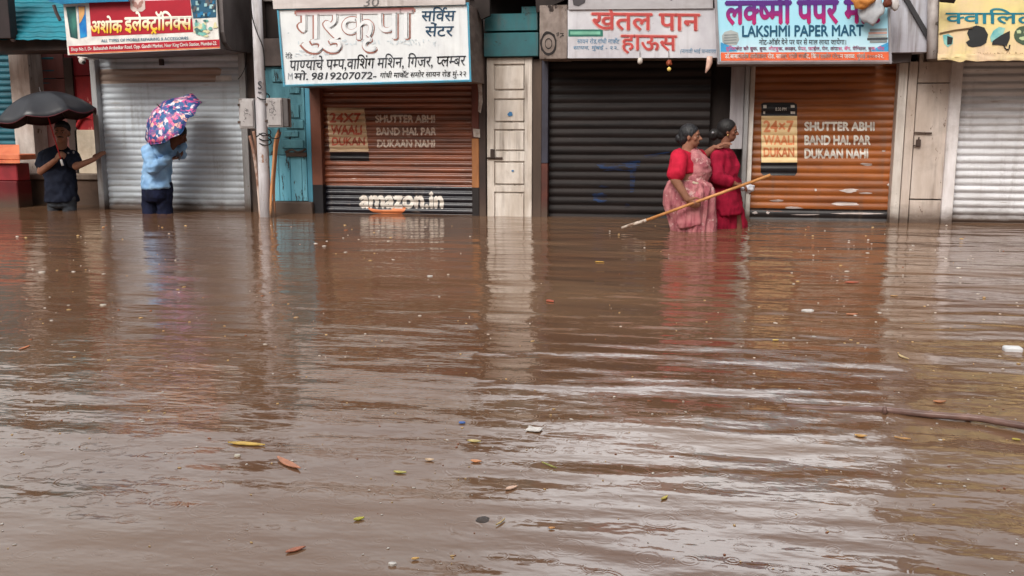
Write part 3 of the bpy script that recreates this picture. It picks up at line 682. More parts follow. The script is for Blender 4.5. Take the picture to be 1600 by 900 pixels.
# bag and bundle hanging over the sign
pb = thing('plastic_bag', 'translucent plastic bag and orange bundle hanging over the corner of the paper mart sign', 'bag', Q(1366, 34, .74))
def lump(c, rx, ry, rz, seed, amp=.25, sub=3):
    bm = bmesh.new(); bmesh.ops.create_icosphere(bm, subdivisions=sub, radius=1)
    for v in bm.verts:
        k = 1+amp*noise.noise(v.co*1.7+Vector((seed, 0, 0)))+amp*.4*noise.noise(v.co*5+Vector((0, seed, 0)))
        v.co = Vector((v.co.x*rx*k, v.co.y*ry*k, v.co.z*rz*k))+c
    return bm
obj('bag', lump(Q(1361, 15, .76), .105, .05, .13, 2), mat('milky_plastic', (196, 200, 206), (172, 178, 186), st=(10, 10, 10), rough=.25, bump=.006), pb, smooth=True)
obj('bundle', lump(Q(1349, -3, .82), .10, .05, .085, 5, .4), mat('orange_bundle', (226, 156, 84), (190, 120, 60), st=(9, 9, 9), rough=.6, bump=.004), pb, smooth=True)
hp = thing('cloth_bundle', 'brown pouch with a white cloth hanging right of the paper mart sign', 'pouch', Q(1388, 10, .74))
obj('pouch', lump(Q(1387, 3, .78), .038, .03, .05, 9), mat('brown_pouch', (120, 62, 44), (90, 46, 36)), hp, smooth=True)
obj('cloth', lump(Q(1398, 6, .74), .04, .025, .06, 12), flat('white_cloth', (206, 200, 200)), hp, smooth=True)

# grey panel and pipe between signs 4 and 5
gp = thing('tin_panel', 'blank grey-white tin panel with a dark diagonal strut between two signs', 'panel', Q(1420, 82, .4))
obj('sheet', prism([(1389, -26), (1452, -26), (1451, 81), (1393, 82)], .42, .3), mat('blank_tin', (188, 190, 200), (168, 166, 176), st=(3, 3, 3), rough=.45, spots=(150, 140, 142), spot_at=.69, streak=.75), gp)
obj('strut', prism([(1409, -8), (1417, -8), (1451, 50), (1449, 62)], .46, .03), flat('strut_black', (50, 50, 54)), gp)
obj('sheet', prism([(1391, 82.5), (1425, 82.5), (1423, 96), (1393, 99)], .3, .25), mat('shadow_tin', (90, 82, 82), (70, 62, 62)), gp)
dp = tag(obj('drain_pipe', tube([Q(1459, -30, .5), Q(1458, 40, .5), Q(1457, 92, .5)], .052, 14), mat('pale_pipe', (190, 184, 184), (132, 122, 118), st=(6, 6, 3), rough=.5, spots=(96, 86, 80), spot_at=.6), None, smooth=True), 'mottled pale drain pipe just left of the yellow helmet sign', 'pipe')

# 5 helmet sign
d = .62
M_y = mat('yellowed_cloth', (224, 196, 164), (226, 212, 140), st=(2.2, 2.2, 2.2), rough=.7, spots=(176, 146, 104), spot_at=.69, bump=.004, streak=0.4)
S5 = board('shop_sign', 'yellowed cloth helmet sign with blue Devanagari lettering at the right edge', [(1469, -26), (1760, -26), (1760, 90), (1466, 91)], d, M_y, .6, side=M_conc)
SB5 = flat('teal_letter', (30, 128, 150))
put_text(S5, 'क्वालिटी', (1478, 13, 1627, 37), d+.004, SB5, bold=.014)
BK = flat('helmet_black', (42, 44, 46)); TC = mat('helmet_teal', (70, 160, 172), (150, 200, 190), st=(8, 8, 8), bump=0)
put_pic(S5, [(1513, 72), (1509, 66), (1515, 62), (1511, 52), (1515, 43), (1526, 39.5), (1538, 43), (1544, 54), (1541, 67), (1533, 72), (1520, 74)], d+.004, BK)
put_pic(S5, [(1473, 55), (1482, 53), (1489, 58), (1489, 68), (1481, 74), (1475, 68)], d+.004, TC); put_pic(S5, [(1480, 56), (1489, 59), (1487, 69), (1480, 70)], d+.007, BK)
put_pic(S5, [(1547, 58), (1552, 48), (1561, 42), (1571, 44), (1567, 54), (1554, 64), (1549, 66)], d+.004, TC); put_pic(S5, [(1551, 64), (1564, 55), (1578, 48), (1578, 60), (1573, 72), (1560, 70), (1550, 70)], d+.007, BK)
ghel = blob(1602, 55, 18, 15, 18, .03); put_pic(S5, ghel, d+.004, flat('helmet_green', (74, 96, 76)))
for c in ((1592, 50, 4, 3), (1598, 60, 5, 3), (1606, 50, 6, 4)): put_pic(S5, blob(*c, 10, .3), d+.007, flat('helmet_pale', (190, 206, 160)))
obj('strap', tube(cr([Q(1568, 69, d+.01), Q(1571, 76, d+.01), Q(1576, 77, d+.01), Q(1578, 70, d+.01)], 4), .006, 5), BK, S5)
obj('rod', tube([Q(1468, 52, d+.01), Q(1492, 47, d+.01), Q(1520, 43.5, d+.01)], .006, 5), flat('rod_brown', (120, 96, 70)), S5)
marks(S5, 1522, 83, 1700, 86, d+.004, flat('faded_tan_letter', (172, 144, 112)), 60, 1.0)
# crumpled hem
hem = bmesh.new(); nn = 60; H0 = []
for i in range(nn+1):
    px = 1465+i*(1760-1465)/nn; row_ = []
    for j in range(6):
        p = Q(px, 84+j*2.2+2.2*noise.noise(Vector((px*.09, j*.3, 0)))*(3 if px < 1510 else .8), d+.012+.02*abs(noise.noise(Vector((px*.12, j*.9, 3))))*(1 if j < 5 else .2)); row_.append(hem.verts.new(p))
    H0.append(row_)
for i in range(nn):
    for j in range(5): hem.faces.new((H0[i][j], H0[i][j+1], H0[i+1][j+1], H0[i+1][j]))
obj('hem', hem, M_y, S5, smooth=True)
tag(obj('awning_pole', tube([Q(1469, -4, .8), Q(1492, -2, .8)], .04, 10), M_dark, None), 'short dark bar end over the top left corner of the helmet sign', 'bar')

# small things hanging under the paan sign
def hang(name, label, cat, px, py0, py1, d_, build):
    t = thing(name, label, cat, Q(px, py1, d_)); obj('string', tube([Q(px, py0, d_), Q(px, py1-4, d_)], .003, 5), flat('string_grey', (90, 84, 80)), t); build(t); return t
def bs(t): obj('holder', lump(Q(1000, 95, .44), .026, .026, .034, 1, .1), flat('bulb_white', (206, 198, 190), .4), t, smooth=True)
hang('bulb_holder', 'small white bulb holder hanging below the red lettered sign', 'bulb holder', 1000, 80, 95, .44, bs)
def lm(t):
    obj('chilli', lump(Q(1045, 98, .44), .03, .02, .025, 3, .5), flat('chilli_red', (150, 70, 40)), t, smooth=True)
    obj('lemon', lump(Q(1045.5, 108, .44), .019, .019, .021, 4, .1), flat('lemon_yellow', (240, 214, 120), .4), t, smooth=True)
hang('lemon_charm', 'red and yellow lemon charm hanging below the red lettered sign', 'charm', 1045, 80, 106, .44, lm)
sh = bmesh.new(); tube([Q(1109, 88, .46), Q(1108.5, 98, .46), Q(1106, 106, .46), Q(1102.5, 114, .46)], [.028, .03, .022, .006], 8, sh)
tag(obj('horn_ornament', sh, flat('horn_peach', (222, 184, 168)), None, smooth=True), 'pale curved horn-shaped ornament hanging at the left corner of the paper mart sign', 'ornament')

#==================================================================== LEFT CORNER: RECESSED SHOP
d = -.45
ledge = thing('stone_ledge', 'stained stone ledge behind the man with the black umbrella', 'ledge', Q(95, 315, d)-Vector((0, 0, .3)))
obj('slab', box(X(30, 272, d), X(152, 272, 0)-.01, -d, 1.15, Z(281, 95, d), Z(272, 95, d), .01), mat('ledge_top', (138, 122, 110), (104, 90, 80), rough=.8, st=(6, 6, 6)), ledge)
obj('base', box(X(34, 272, d), X(152, 272, 0)-.015, -d+.03, 1.14, -.55, Z(281.2, 95, d), .01), mat('ledge_base', (96, 76, 64), (70, 54, 46), rough=.85, st=(5, 5, 5), spots=(120, 104, 92), spot_at=.66, tide=.08), ledge)
d = -.7
def rpost(name, label, cat, px0, px1, py0, py1, dd, m, back=-1.1): return tag(obj(name, pbox(px0, px1, py0, py1, back, dd), m, None), label, cat)
M_peel = mat('peeling_white_pillar', (206, 196, 190), (168, 152, 142), st=(7, 7, 2), rough=.7, spots=(104, 84, 72), spot_at=.62, spot_st=(8, 8, 4), streak=.75)
rpost('pillar', 'peeling white pillar beside the teal shutter at the far left', 'pillar', 20, 50, 72, 282, -.62, M_peel)
DL = thing('wooden_door', 'maroon wooden door behind the black umbrella', 'door', Q(78, 272, -.9))
M_mar = mat('maroon_door', (122, 74, 70), (98, 58, 56), st=(8, 8, 1.5), rough=.6, spots=(168, 110, 100), spot_at=.67)
obj('door_leaf', pbox(54, 104, 70, 122, -1.12, -.88, pm=170), M_mar, DL)
obj('door_leaf', pbox(54, 104, 123.5, 273, -1.12, -.88, pm=170), M_mar, DL)
obj('hasp', tube([Q(48, 116, -.85), Q(60, 117, -.85)], .012, 6), M_iron, DL)
rpost('door_jamb', 'dark timber jamb just right of the white pillar', 'post', 50.3, 54.5, 78, 273, -.85, M_dark)
rpost('door_post', 'dark brown timber post behind the shoulder of the man with the black umbrella', 'post', 104.5, 118, 90, 273, -.72, mat('door_post_brown', (70, 52, 46), (48, 36, 32)))
rs = thing('red_sheet', 'peeling bright red painted sheet left of the silver shutter', 'panel', Q(125, 205, -.7))
M_rs = mat('peeling_red', (176, 36, 42), (148, 26, 36), st=(8, 8, 3), rough=.5, spots=(206, 128, 116), spot_at=.61, spot_st=(9, 9, 3))
obj('sheet', pbox(104.6, 150, 84, 118, -1.0, -.75, pm=150), mat('plain_red', (150, 24, 40), (128, 22, 34), st=(5, 5, 5)), rs); obj('sheet', pbox(118.2, 150, 119, 204, -1.0, -.76, pm=150), M_rs, rs)
obj('rail', pbox(110, 118, 119, 204, -.95, -.74, pm=150), MATS['plain_red'], rs)
obj('fold', tube(cr([Q(118.5, 200, -.74), Q(128, 184, -.73), Q(140, 183, -.73), Q(147, 188, -.73)], 4), .02, 6), M_rs, rs)
tag(obj('beige_board', pbox(118.4, 151, 203, 274, -.98, -.72), mat('beige_board_paint', (204, 190, 170), (184, 168, 148), st=(7, 7, 7), spots=(150, 130, 112), spot_at=.66, streak=.75), None), 'beige board standing on the ledge below the red sheet', 'board')
# teal shutter and awning
TS, PT = shutter('dark teal roller shutter at the far left edge behind the white pillar', -120, 19, 70, mat('teal_shutter', (28, 96, 112), (20, 70, 84), st=(2, 6, 20), rough=.5, spots=(100, 150, 150), spot_at=.7, spot_st=(3, 6, 30)), .075, .02, y=.9)
aw = thing('corrugated_awning', 'turquoise corrugated sheet with a ragged lower edge at the top left corner', 'awning', Q(50, 62, .1))
bm = bmesh.new(); G_ = []
for j in range(73):
    r_ = []
    for i in range(31):
        px = -100+i*(205/30); t = j/72
        yb = 62+2.5*noise.noise(Vector((px*.08, 0, 0)))+1.5*noise.noise(Vector((px*.3, 0, 3)))
        p = Q(px, -40+(yb+40)*t, .25); r_.append(bm.verts.new((p.x, p.y+.55*(1-t)-.012*math.sin(j*math.tau/6), p.z)))
    G_.append(r_)
for j in range(72):
    for i in range(30): bm.faces.new((G_[j][i], G_[j][i+1], G_[j+1][i+1], G_[j+1][i]))
obj('sheet', bm, mat('turquoise_sheet', (24, 128, 146), (30, 96, 110), st=(2, 3, 6), rough=.45, spots=(64, 78, 82), spot_at=.6, spot_st=(2, 2, 2)), aw, smooth=True)
obj('beam', pbox(-100, 104, 61, 80, -.4, .1), mat('sooty_beam', (66, 50, 46), (44, 34, 32)), aw)
obj('bracket', tube([Q(84, 8, .4), Q(88, 20, .4), Q(94, 32, .4)], .02, 6), flat('bracket_dark', (70, 56, 56)), aw)
tag(obj('dark_post', pbox(-30, 13, -30, 60, .2, .32), mat('soot_post', (44, 32, 34), (34, 26, 28)), None), 'dark post at the extreme top left corner', 'post')
tag(obj('round_lamp', lump(Q(20.5, 61, .16), .03, .03, .03, 1, .05), flat('lamp_grey', (150, 150, 160), .3), None, smooth=True), 'small round grey lamp on the beam at the top left', 'lamp')
# crate stack far left
ct = thing('counter_box', 'dark red counter box with an orange top at the left edge', 'counter', Q(10, 300, .05)-Vector((0, 0, .2)))
obj('top_board', box(X(-60,250)+.02, X(30, 240, -.0), .0, .3, Z(250, 15, 0), Z(241, 15, 0), .01), mat('orange_board', (222, 132, 94), (196, 104, 74), st=(4, 4, 4)), ct)
bm = bmesh.new()
pts = [Q(-60, 251, .0), Q(31, 251, .0), Q(30, 226, -.35), Q(-60, 226, -.35)]
V = [bm.verts.new(p) for p in pts]+[bm.verts.new(p-Vector((0, 0, .03))) for p in pts]
for f in ((0, 1, 2, 3), (7, 6, 5, 4), (0, 4, 5, 1), (1, 5, 6, 2), (2, 6, 7, 3), (3, 7, 4, 0)): bm.faces.new([V[i] for i in f])
bmesh.ops.recalc_face_normals(bm, faces=bm.faces); obj('sloping_lid', bm, MATS['orange_board'], ct)
obj('body', box(X(-60,250)+.02, X(24, 270, -.02), .05, .28, Z(283, 15, 0), Z(251, 15, 0)-.035, .01), mat('counter_red', (158, 46, 54), (126, 34, 42), st=(4, 4, 4)), ct)
obj('base', box(X(-60,250)+.02, X(24, 290, -.0), .03, .29, -.55, Z(283.5, 15, 0), .01), mat('counter_dark_red', (104, 26, 32), (84, 22, 28), st=(4, 4, 4), tide=.05), ct)

#==================================================================== UTILITY POLE, METER BOXES, BLUE DOOR
d = .55
up_ = thing('utility_pole', 'round whitewashed utility pole between the silver shutter and the blue door', 'pole', (X(414, 340, d), -d, -.5))
top, bot = Q(399, -40, d), Q(416, 352, d); bot = bot+(bot-top)*.2
obj('shaft', tube([top+(bot-top)*t for t in (0, .33, .66, 1)], [.052, .056, .062, .066], 18), mat('pole_whitewash', (204, 202, 206), (168, 164, 168), st=(9, 9, 2), rough=.55, spots=(150, 116, 98), spot_at=.63, spot_st=(7, 7, 4), streak=.75), up_, smooth=True)
put_text(up_, 'S', (403, 127, 409, 139), d+.066, flat('ink_dark', (60, 60, 66)), bold=.02); put_pic(up_, rect(403, 143, 409, 145), d+.066, flat('ink_dark', (60, 60, 66)), 'lettering')
for y_ in (150, 206, 214, 221):
    r = []
    for i in range(13): a = i*math.tau/12; c = Q(411+(y_-150)*.04, y_+6*math.cos(a+1), d); r.append(Vector((c.x+.066*math.cos(a), -d+.066*math.sin(a), c.z)))
    obj('binding_wire', tube(r, .006, 5), M_black, up_)
M_mb = mat('meter_box_paint', (176, 172, 172), (150, 144, 144), st=(8, 8, 5), rough=.5, metal=.2, spots=(112, 102, 98), spot_at=.67, streak=.75)
def meter(label, x0, x1, y0, y1, d0, d1, lines):
    t = thing('meter_box', label, 'electric box', Q((x0+x1)/2, y1, d1))
    obj('case', pbox(x0, x1, y0, y1, d0, d1, .006), M_mb, t); obj('door', pbox(x0+2, x1-2, y0+3, y1-3, d1, d1+.012, .003), M_mb, t)
    for a_ in lines: marks(t, *a_[:4], d1+.014, flat('faint_ink', (106, 102, 104)), a_[4], .8)
    for yy in (y0+10, y1-10): obj('hinge', pbox(x0-2, x0+2, yy-2, yy+2, d1-.04, d1+.015, .002), M_iron, t)
    return t
meter('smaller grey meter box on the left side of the utility pole', 373, 397, 154, 201, .38, .55, [(379, 168, 391, 192, 12)])
m2 = meter('larger grey meter box with an added dark side plate on the right of the utility pole', 416, 441, 153, 199, .45, .68, [(421, 158, 431, 176, 16), (422, 179, 432, 180, 4), (426, 184, 427, 188, 2)])
obj('dark_side_plate', box(X(442, 176, .66), X(450, 176, .66), -.66, -.62, Z(198, 446, .66), Z(154, 446, .66), .004), mat('side_plate_dark', (92, 88, 88), (70, 66, 66)), m2)  # plate added in darker grey to give the box its dark side
M_ogp = mat('orange_conduit', (206, 150, 104), (160, 110, 76), st=(6, 6, 3), rough=.5, tide=.02); M_bp = mat('rusty_conduit', (140, 104, 86), (178, 160, 148), st=(7, 7, 3), lo=.45, hi=.55, rough=.6)
def pipe(name, label, pts, r, m, d_=.55, cat='pipe'):
    P = [Q(x, y, d_) for x, y in pts]; P = cr(P, 5); P.append(P[-1]-Vector((0, 0, .4)))
    return tag(obj(name, tube(P, r, 8), m, None, smooth=True), label, cat)
pipe('conduit', 'bright orange conduit running down the right side of the utility pole', [(436, 203), (430, 222), (427, 260), (424, 300), (423, 344)], .015, M_ogp, .6)
pipe('conduit', 'second thinner orange conduit nearest the blue door', [(438, 206), (433, 228), (430, 262), (428, 300), (430, 342)], .012, mat('tan_conduit', (190, 134, 96), (160, 106, 74), tide=.02), .56)
pipe('conduit', 'rusty conduit closest to the left side of the utility pole', [(396, 205), (399, 222), (402, 262), (405, 300), (408, 338)], .018, M_bp, .52)
pipe('conduit', 'pale rusty conduit leaning beside the silver shutter frame', [(390, 212), (395, 232), (400, 262), (404, 300), (407, 340)], .016, mat('pale_conduit', (196, 178, 168), (132, 96, 80), st=(8, 8, 4), lo=.45, hi=.55), .58)
def cable(label, pts, d_, r=.006):
    return tag(obj('cable', tube(cr([Q(*p, d_) for p in pts], 6), r, 6), M_black, None, smooth=True), label, 'cable')
cable('black cable crossing the top of the utility pole diagonally', [(391, -10), (394, 25), (402, 52), (411, 75), (414, 110)], .64)
cable('black cable looping from the meter box to the pole base', [(436, 200), (437, 214), (426, 216), (412, 208), (400, 214)], .66)
cable('thin cable hanging at the right frame of the left silver shutter', [(386, 60), (384, 100), (378, 116), (372, 124)], .12, .004)

d = .02
BD = thing('plank_door', 'peeling sky blue plank door with an iron hasp behind the utility pole', 'door', (X(450, 230, d), 0, -.4))
M_bd = mat('peeling_blue', (122, 190, 210), (90, 158, 180), st=(9, 9, 1.4), rough=.65, spots=(44, 50, 52), spot_at=.575, spot_st=(16, 16, 3.2), bump=.004)
for x0, x1 in ((418, 434), (434.6, 452), (452.6, 470), (470.6, 478)): obj('plank', pbox(x0, x1, 243, 314, -.1, .02, .003, pm=230), M_bd, BD)
M_bd2 = mat('dull_teal_blue', (98, 156, 170), (66, 116, 130), st=(9, 9, 2), rough=.65, spots=(40, 48, 52), spot_at=.58, spot_st=(14, 14, 4), bump=.004)
obj('door_leaf', pbox(418, 478, 104, 242, -.1, .008, pm=230), M_bd2, BD)
for x0, y0, x1, y1 in ((424, 108, 466, 128), (452, 134, 468, 146), (450, 163, 467, 184), (446, 187, 474, 201), (444, 205, 466, 214), (440, 218, 474, 232)): obj('panel', pbox(x0, x1, y0, y1, .01, .03, .006), M_bd2, BD)
obj('hasp', tube(cr([Q(446, 238, .05), Q(456, 234, .06), Q(466, 238, .06), Q(478, 233, .05)], 4), .013, 6), M_iron, BD)
obj('padlock', pbox(446, 479, 238, 245, .03, .06, .006), M_iron, BD)
post('light blue timber door frame left of the brown shutter', 'timber_jamb', 'post', (478.5, 486, 112, 340, -.1, .05), mat('frame_blue', (88, 158, 184), (70, 130, 152), st=(9, 9, 1.5), spots=(50, 62, 68), spot_at=.64, tide=.03), pm=220)
tag(obj('doorstep', box(X(417, 330, .12), X(488, 330, .12), -.12, .0, -.55, Z(314.5, 450, .02), .008), mat('doorstep_grey', (98, 84, 78), (74, 62, 58), rough=.8, tide=.05), None), 'grey cement doorstep under the peeling blue door', 'step')
tag(obj('dark_lintel', pbox(408, 445, 60, 103, -.1, .06), mat('lintel_grey', (104, 92, 88), (70, 60, 58)), None), 'dusty grey board above the blue door, beside the pole', 'board')

#==================================================================== PEOPLE
def ell(bm, c, rad, R=None, seg=20):
    r = bmesh.ops.create_uvsphere(bm, u_segments=seg, v_segments=seg//2+2, radius=1); M = R or Matrix.Identity(3)
    for v in r['verts']: v.co = M @ Vector((v.co.x*rad[0], v.co.y*rad[1], v.co.z*rad[2]))+Vector(c)
def cap(bm, p0, p1, r0, r1):
    p0, p1 = Vector(p0), Vector(p1); n = 6; pts, rs = [], []; dv = (p1-p0); L_ = dv.length; dv = dv.normalized() if L_ > 1e-6 else Vector((0, 0, 1))
    for i in range(4): a = math.pi/2*(i+.3)/4.3; pts.append(p0-dv*r0*math.cos(a)); rs.append(r0*math.sin(a))
    for i in range(n+1): t = i/n; pts.append(p0.lerp(p1, t)); rs.append(r0+(r1-r0)*t)
    for i in range(3, -1, -1): a = math.pi/2*(i+.3)/4.3; pts.append(p1+dv*r1*math.cos(a)); rs.append(r1*math.sin(a))
    tube(pts, rs, 14, bm)
def chain(bm, pts, rs):
    for i in range(len(pts)-1): cap(bm, pts[i], pts[i+1], rs[i], rs[i+1])
def loft(bm, rings, side):
    """rings: (centre, half width along side, half depth)"""
    side = Vector(side).normalized(); n = 24; R = []
    C_ = [Vector(r[0]) for r in rings]
    for i, (c, a, b) in enumerate(rings):
        t = (C_[min(i+1, len(C_)-1)]-C_[max(i-1, 0)]).normalized(); f = t.cross(side).normalized(); s_ = f.cross(t).normalized()
        R.append([bm.verts.new(C_[i]+s_*a*math.cos(k*math.tau/n)+f*b*math.sin(k*math.tau/n)) for k in range(n)])
    for i in range(len(R)-1):
        for k in range(n): bm.faces.new((R[i][k], R[i][(k+1) % n], R[i+1][(k+1) % n], R[i+1][k]))
    bm.faces.new(R[0][::-1]); bm.faces.new(R[-1])
def remesh(bm, vox=.008, smooth=2, folds=None):
    bmesh.ops.recalc_face_normals(bm, faces=bm.faces)
    me = bpy.data.meshes.new('tmp'); bm.to_mesh(me); bm.free(); o = bpy.data.objects.new('tmp', me); COL.objects.link(o)
    m = o.modifiers.new('r', 'REMESH'); m.mode = 'VOXEL'; m.voxel_size = vox
    if smooth: m = o.modifiers.new('s', 'SMOOTH'); m.factor = .5; m.iterations = smooth
    dg = bpy.context.evaluated_depsgraph_get(); dg.update(); out = bpy.data.meshes.new_from_object(o.evaluated_get(dg))
    bpy.data.objects.remove(o); bpy.data.meshes.remove(me)
    if folds:
        st, amp = folds; co_ = []
        for v in out.vertices:
            q = Vector((v.co.x*st[0], v.co.y*st[1], v.co.z*st[2])); k = noise.noise(q)+.5*noise.noise(q*2.3)
            co_.append(v.co+v.normal*amp*(1-2*abs(k)))
        for v, c in zip(out.vertices, co_): v.co = c
    return out
def hand(bm, wrist, dr, nrm, side, curl=.5, s=1.):
    """palm and five fingers; dr towards the fingertips, nrm out of the palm, side +-1 for the thumb"""
    dr = Vector(dr).normalized(); nrm = (Vector(nrm)-dr*Vector(nrm).dot(dr)).normalized(); ac = dr.cross(nrm)*side
    w0 = Vector(wrist); L4 = (.9, 1.05, .98, .78)
    for i in range(4):
        o = ac*(.03-.0195*i)*s; k = w0+dr*(.082-.004*abs(i-1.2))*s+o; cap(bm, w0+dr*.012*s+o*.6, k, .0125*s, .0115*s)
        p, a = k, curl*.6
        for sl in (.042, .027, .021):
            v = dr*math.cos(a)+nrm*math.sin(a); q = p+v*sl*L4[i]*s; cap(bm, p, q, .0092*s, .0080*s); p = q; a += curl
    b0 = w0+dr*.02*s+ac*.026*s; b1 = b0+(dr*.55+ac*.7+nrm*.25).normalized()*.045*s; b2 = b1+(dr*.8+ac*.15+nrm*.5*curl).normalized()*.034*s
    cap(bm, b0, b1, .0135*s, .0105*s); cap(bm, b1, b2, .0100*s, .0085*s)
def head(bm, c, F, U, s=1.):
    F = Vector(F).normalized(); U = (Vector(U)-F*Vector(U).dot(F)).normalized(); R = F.cross(U); M = Matrix((R, F, U)).transposed(); c = Vector(c)
    P = lambda x, y, z: c+(R*x+F*y+U*z)*s
    ell(bm, P(0, -.012, .022), (.074*s, .092*s, .092*s), M); ell(bm, P(0, .022, -.045), (.054*s, .056*s, .068*s), M); ell(bm, P(0, .045, -.088), (.026*s, .024*s, .018*s), M)
    cap(bm, P(0, .078, .008), P(0, .101, -.022), .008*s, .0125*s); cap(bm, P(-.013, .09, -.028), P(.013, .09, -.028), .008*s, .008*s)
    cap(bm, P(-.035, .068, .026), P(.035, .068, .026), .012*s, .012*s)
    cap(bm, P(-.018, .074, -.054), P(.018, .074, -.054), .008*s, .008*s); cap(bm, P(-.014, .074, -.064), P(.014, .074, -.064), .008*s, .008*s)
    for q in (-1, 1): ell(bm, P(.074*q, -.008, -.012), (.010*s, .018*s, .030*s), M, 10); ell(bm, P(.042*q, .05, -.02), (.024*s, .02*s, .022*s), M, 12)
    return P, M
def eyes(par, P, s=1.):
    for q in (-1, 1):
        bm = bmesh.new(); ell(bm, P(.030*q, .071, .004), (.0100*s, .0075*s, .0048*s)); obj('eye', bm, flat('eye_white', (150, 136, 126), .4), par, smooth=True)
        bm = bmesh.new(); ell(bm, P(.030*q, .0765, .004), (.0055*s, .0035*s, .005*s)); obj('iris', bm, flat('eye_dark', (26, 18, 16), .2), par, smooth=True)
        bm = bmesh.new(); cap(bm, P(.016*q, .083, .024), P(.046*q, .074, .025), .0035*s, .003*s); obj('eyebrow', bm, flat('hair_black', (24, 20, 22), .6), par, smooth=True)
def skinm(name, c): 
    m = mat(name, c, tuple(int(v*.88) for v in c), st=(12, 12, 12), rough=.6, bump=.0006, spec=.22); return m
HB = mat('black_hair', (28, 24, 25), (14, 12, 13), st=(90, 90, 16), rough=.6, bump=.002)
def cloth(name, c1, c2, st=(10, 10, 10), **kw): return mat(name, c1, c2, st=st, rough=.85, bump=.001, spec=.2, **kw)
dn = Vector((0, 0, -1))

# ---- man with the black umbrella
def man_black_umbrella():
    t = thing('person', 'man in a navy polo shirt under the black umbrella, touching the shutter frame', 'person', (X(97, 320, .2), -.2, -.55))
    q = lambda x, y, d=.2: Q(x, y, d); S_ = 1.02
    sk = skinm('skin_brown_a', (156, 110, 88)); F = Vector((.30, -.95, -.05)); side = Vector((.96, .28, 0))
    b = bmesh.new(); hc = q(97, 207, .22); P, M = head(b, hc, F, (0.02, -.02, 1), S_)
    cap(b, q(97.5, 218, .2), q(95, 236, .18), .056, .062)
    loft(b, [(q(94, 234, .17), .10, .07), (q(93, 242, .17), .16, .095), (q(94, 265), .155, .11), (q(96, 290), .145, .12), (q(97, 312), .15, .12), (q(98, 322), .12, .10)], side)
    shL, elL, wrL = q(72, 244, .2), q(64, 268, .30), q(87, 250, .42)
    chain(b, [shL, elL], [.055, .043]); chain(b, [elL, wrL], [.042, .028]); hand(b, wrL, (q(93, 242, .44)-wrL), (.6, .25, .2), 1, 1.15, 1.05)
    shR, elR, wrR = q(113, 246, .18), q(119, 260, .28), q(147, 249, .16)
    chain(b, [shR, elR], [.055, .042]); chain(b, [elR, wrR], [.041, .027]); hand(b, wrR, (q(157, 241, .085)-wrR), (0.2, 1, 0), 1, .15, 1.0)
    for x in (88, 108): chain(b, [q(x, 314), q(x, 330, .2), Vector((q(x, 330).x, -.18, -.53))], [.06, .055, .045]); cap(b, Vector((q(x, 330).x, -.18, -.54)), Vector((q(x, 330).x+.03, -.32, -.55)), .04, .035)
    obj('body', remesh(b, .0065, 2), sk, t, smooth=True)
    eyes(t, P, S_)
    b = bmesh.new(); chain(b, [P(-.034, .076, -.047), P(0, .088, -.041), P(.034, .076, -.047)], [.004, .009, .004]); obj('moustache', remesh(b, .003, 1), HB, t, smooth=True)
    b = bmesh.new(); ell(b, P(0, -.022, .042), (.084, .094, .088), M); ell(b, P(.0, .035, .085), (.06, .045, .032), M); ell(b, P(0, -.06, -.01), (.07, .05, .06), M)
    bmesh.ops.bisect_plane(b, geom=b.verts[:]+b.edges[:]+b.faces[:], plane_co=P(0, .03, .035), plane_no=(P(0, .8, -1)-P(0, 0, 0)), clear_outer=True)
    bmesh.ops.holes_fill(b, edges=b.edges); obj('hair', remesh(b, .006, 1, ((40, 40, 40), .003)), HB, t, smooth=True)
    b = bmesh.new()
    loft(b, [(q(95.5, 230, .18), .066, .062), (q(95, 234, .17), .105, .08), (q(93.5, 240, .17), .172, .105), (q(93, 247, .18), .188, .122), (q(92, 262), .178, .132), (q(94, 285), .168, .140), (q(96, 303), .168, .150), (q(97, 314), .176, .158)], side)
    chain(b, [shL, shL.lerp(elL, .52)], [.075, .078]); chain(b, [shR, shR.lerp(elR, .55)], [.074, .07]);
    navy = cloth('navy_polo', (30, 36, 52), (22, 26, 40))
    obj('polo_shirt', remesh(b, .0085, 2, ((7, 7, 6), .016)), navy, t, smooth=True)
    b = bmesh.new(); loft(b, [(q(95.8, 227.5, .185), .06, .055), (q(95.2, 234, .175), .088, .078)], side); obj('collar', remesh(b, .007, 1), cloth('collar_black', (22, 24, 32), (16, 18, 24)), t, smooth=True)
    c = q(109, 238, .30); b = bmesh.new(); ell(b, q(106.5, 239, .305), (.014, .006, .011)); ell(b, q(115, 238, .28), (.012, .006, .016)); obj('chest_badge', b, flat('badge_grey', (130, 130, 136)), t, smooth=True)
    b = bmesh.new()
    for x, xx in ((88, 86), (109, 108)): chain(b, [q(x, 306, .2), q(xx, 324, .21), Vector((q(xx, 330).x, -.21, -.35))], [.070, .074, .074])
    loft(b, [(q(97, 304), .13, .12), (q(97.5, 313), .15, .135), (q(98, 321), .145, .13), (q(98, 324), .10, .10)], side)
    obj('trousers', remesh(b, .009, 2, ((9, 9, 9), .010)), cloth('grey_trousers', (66, 70, 76), (48, 52, 58)), t, smooth=True)
man_black_umbrella()

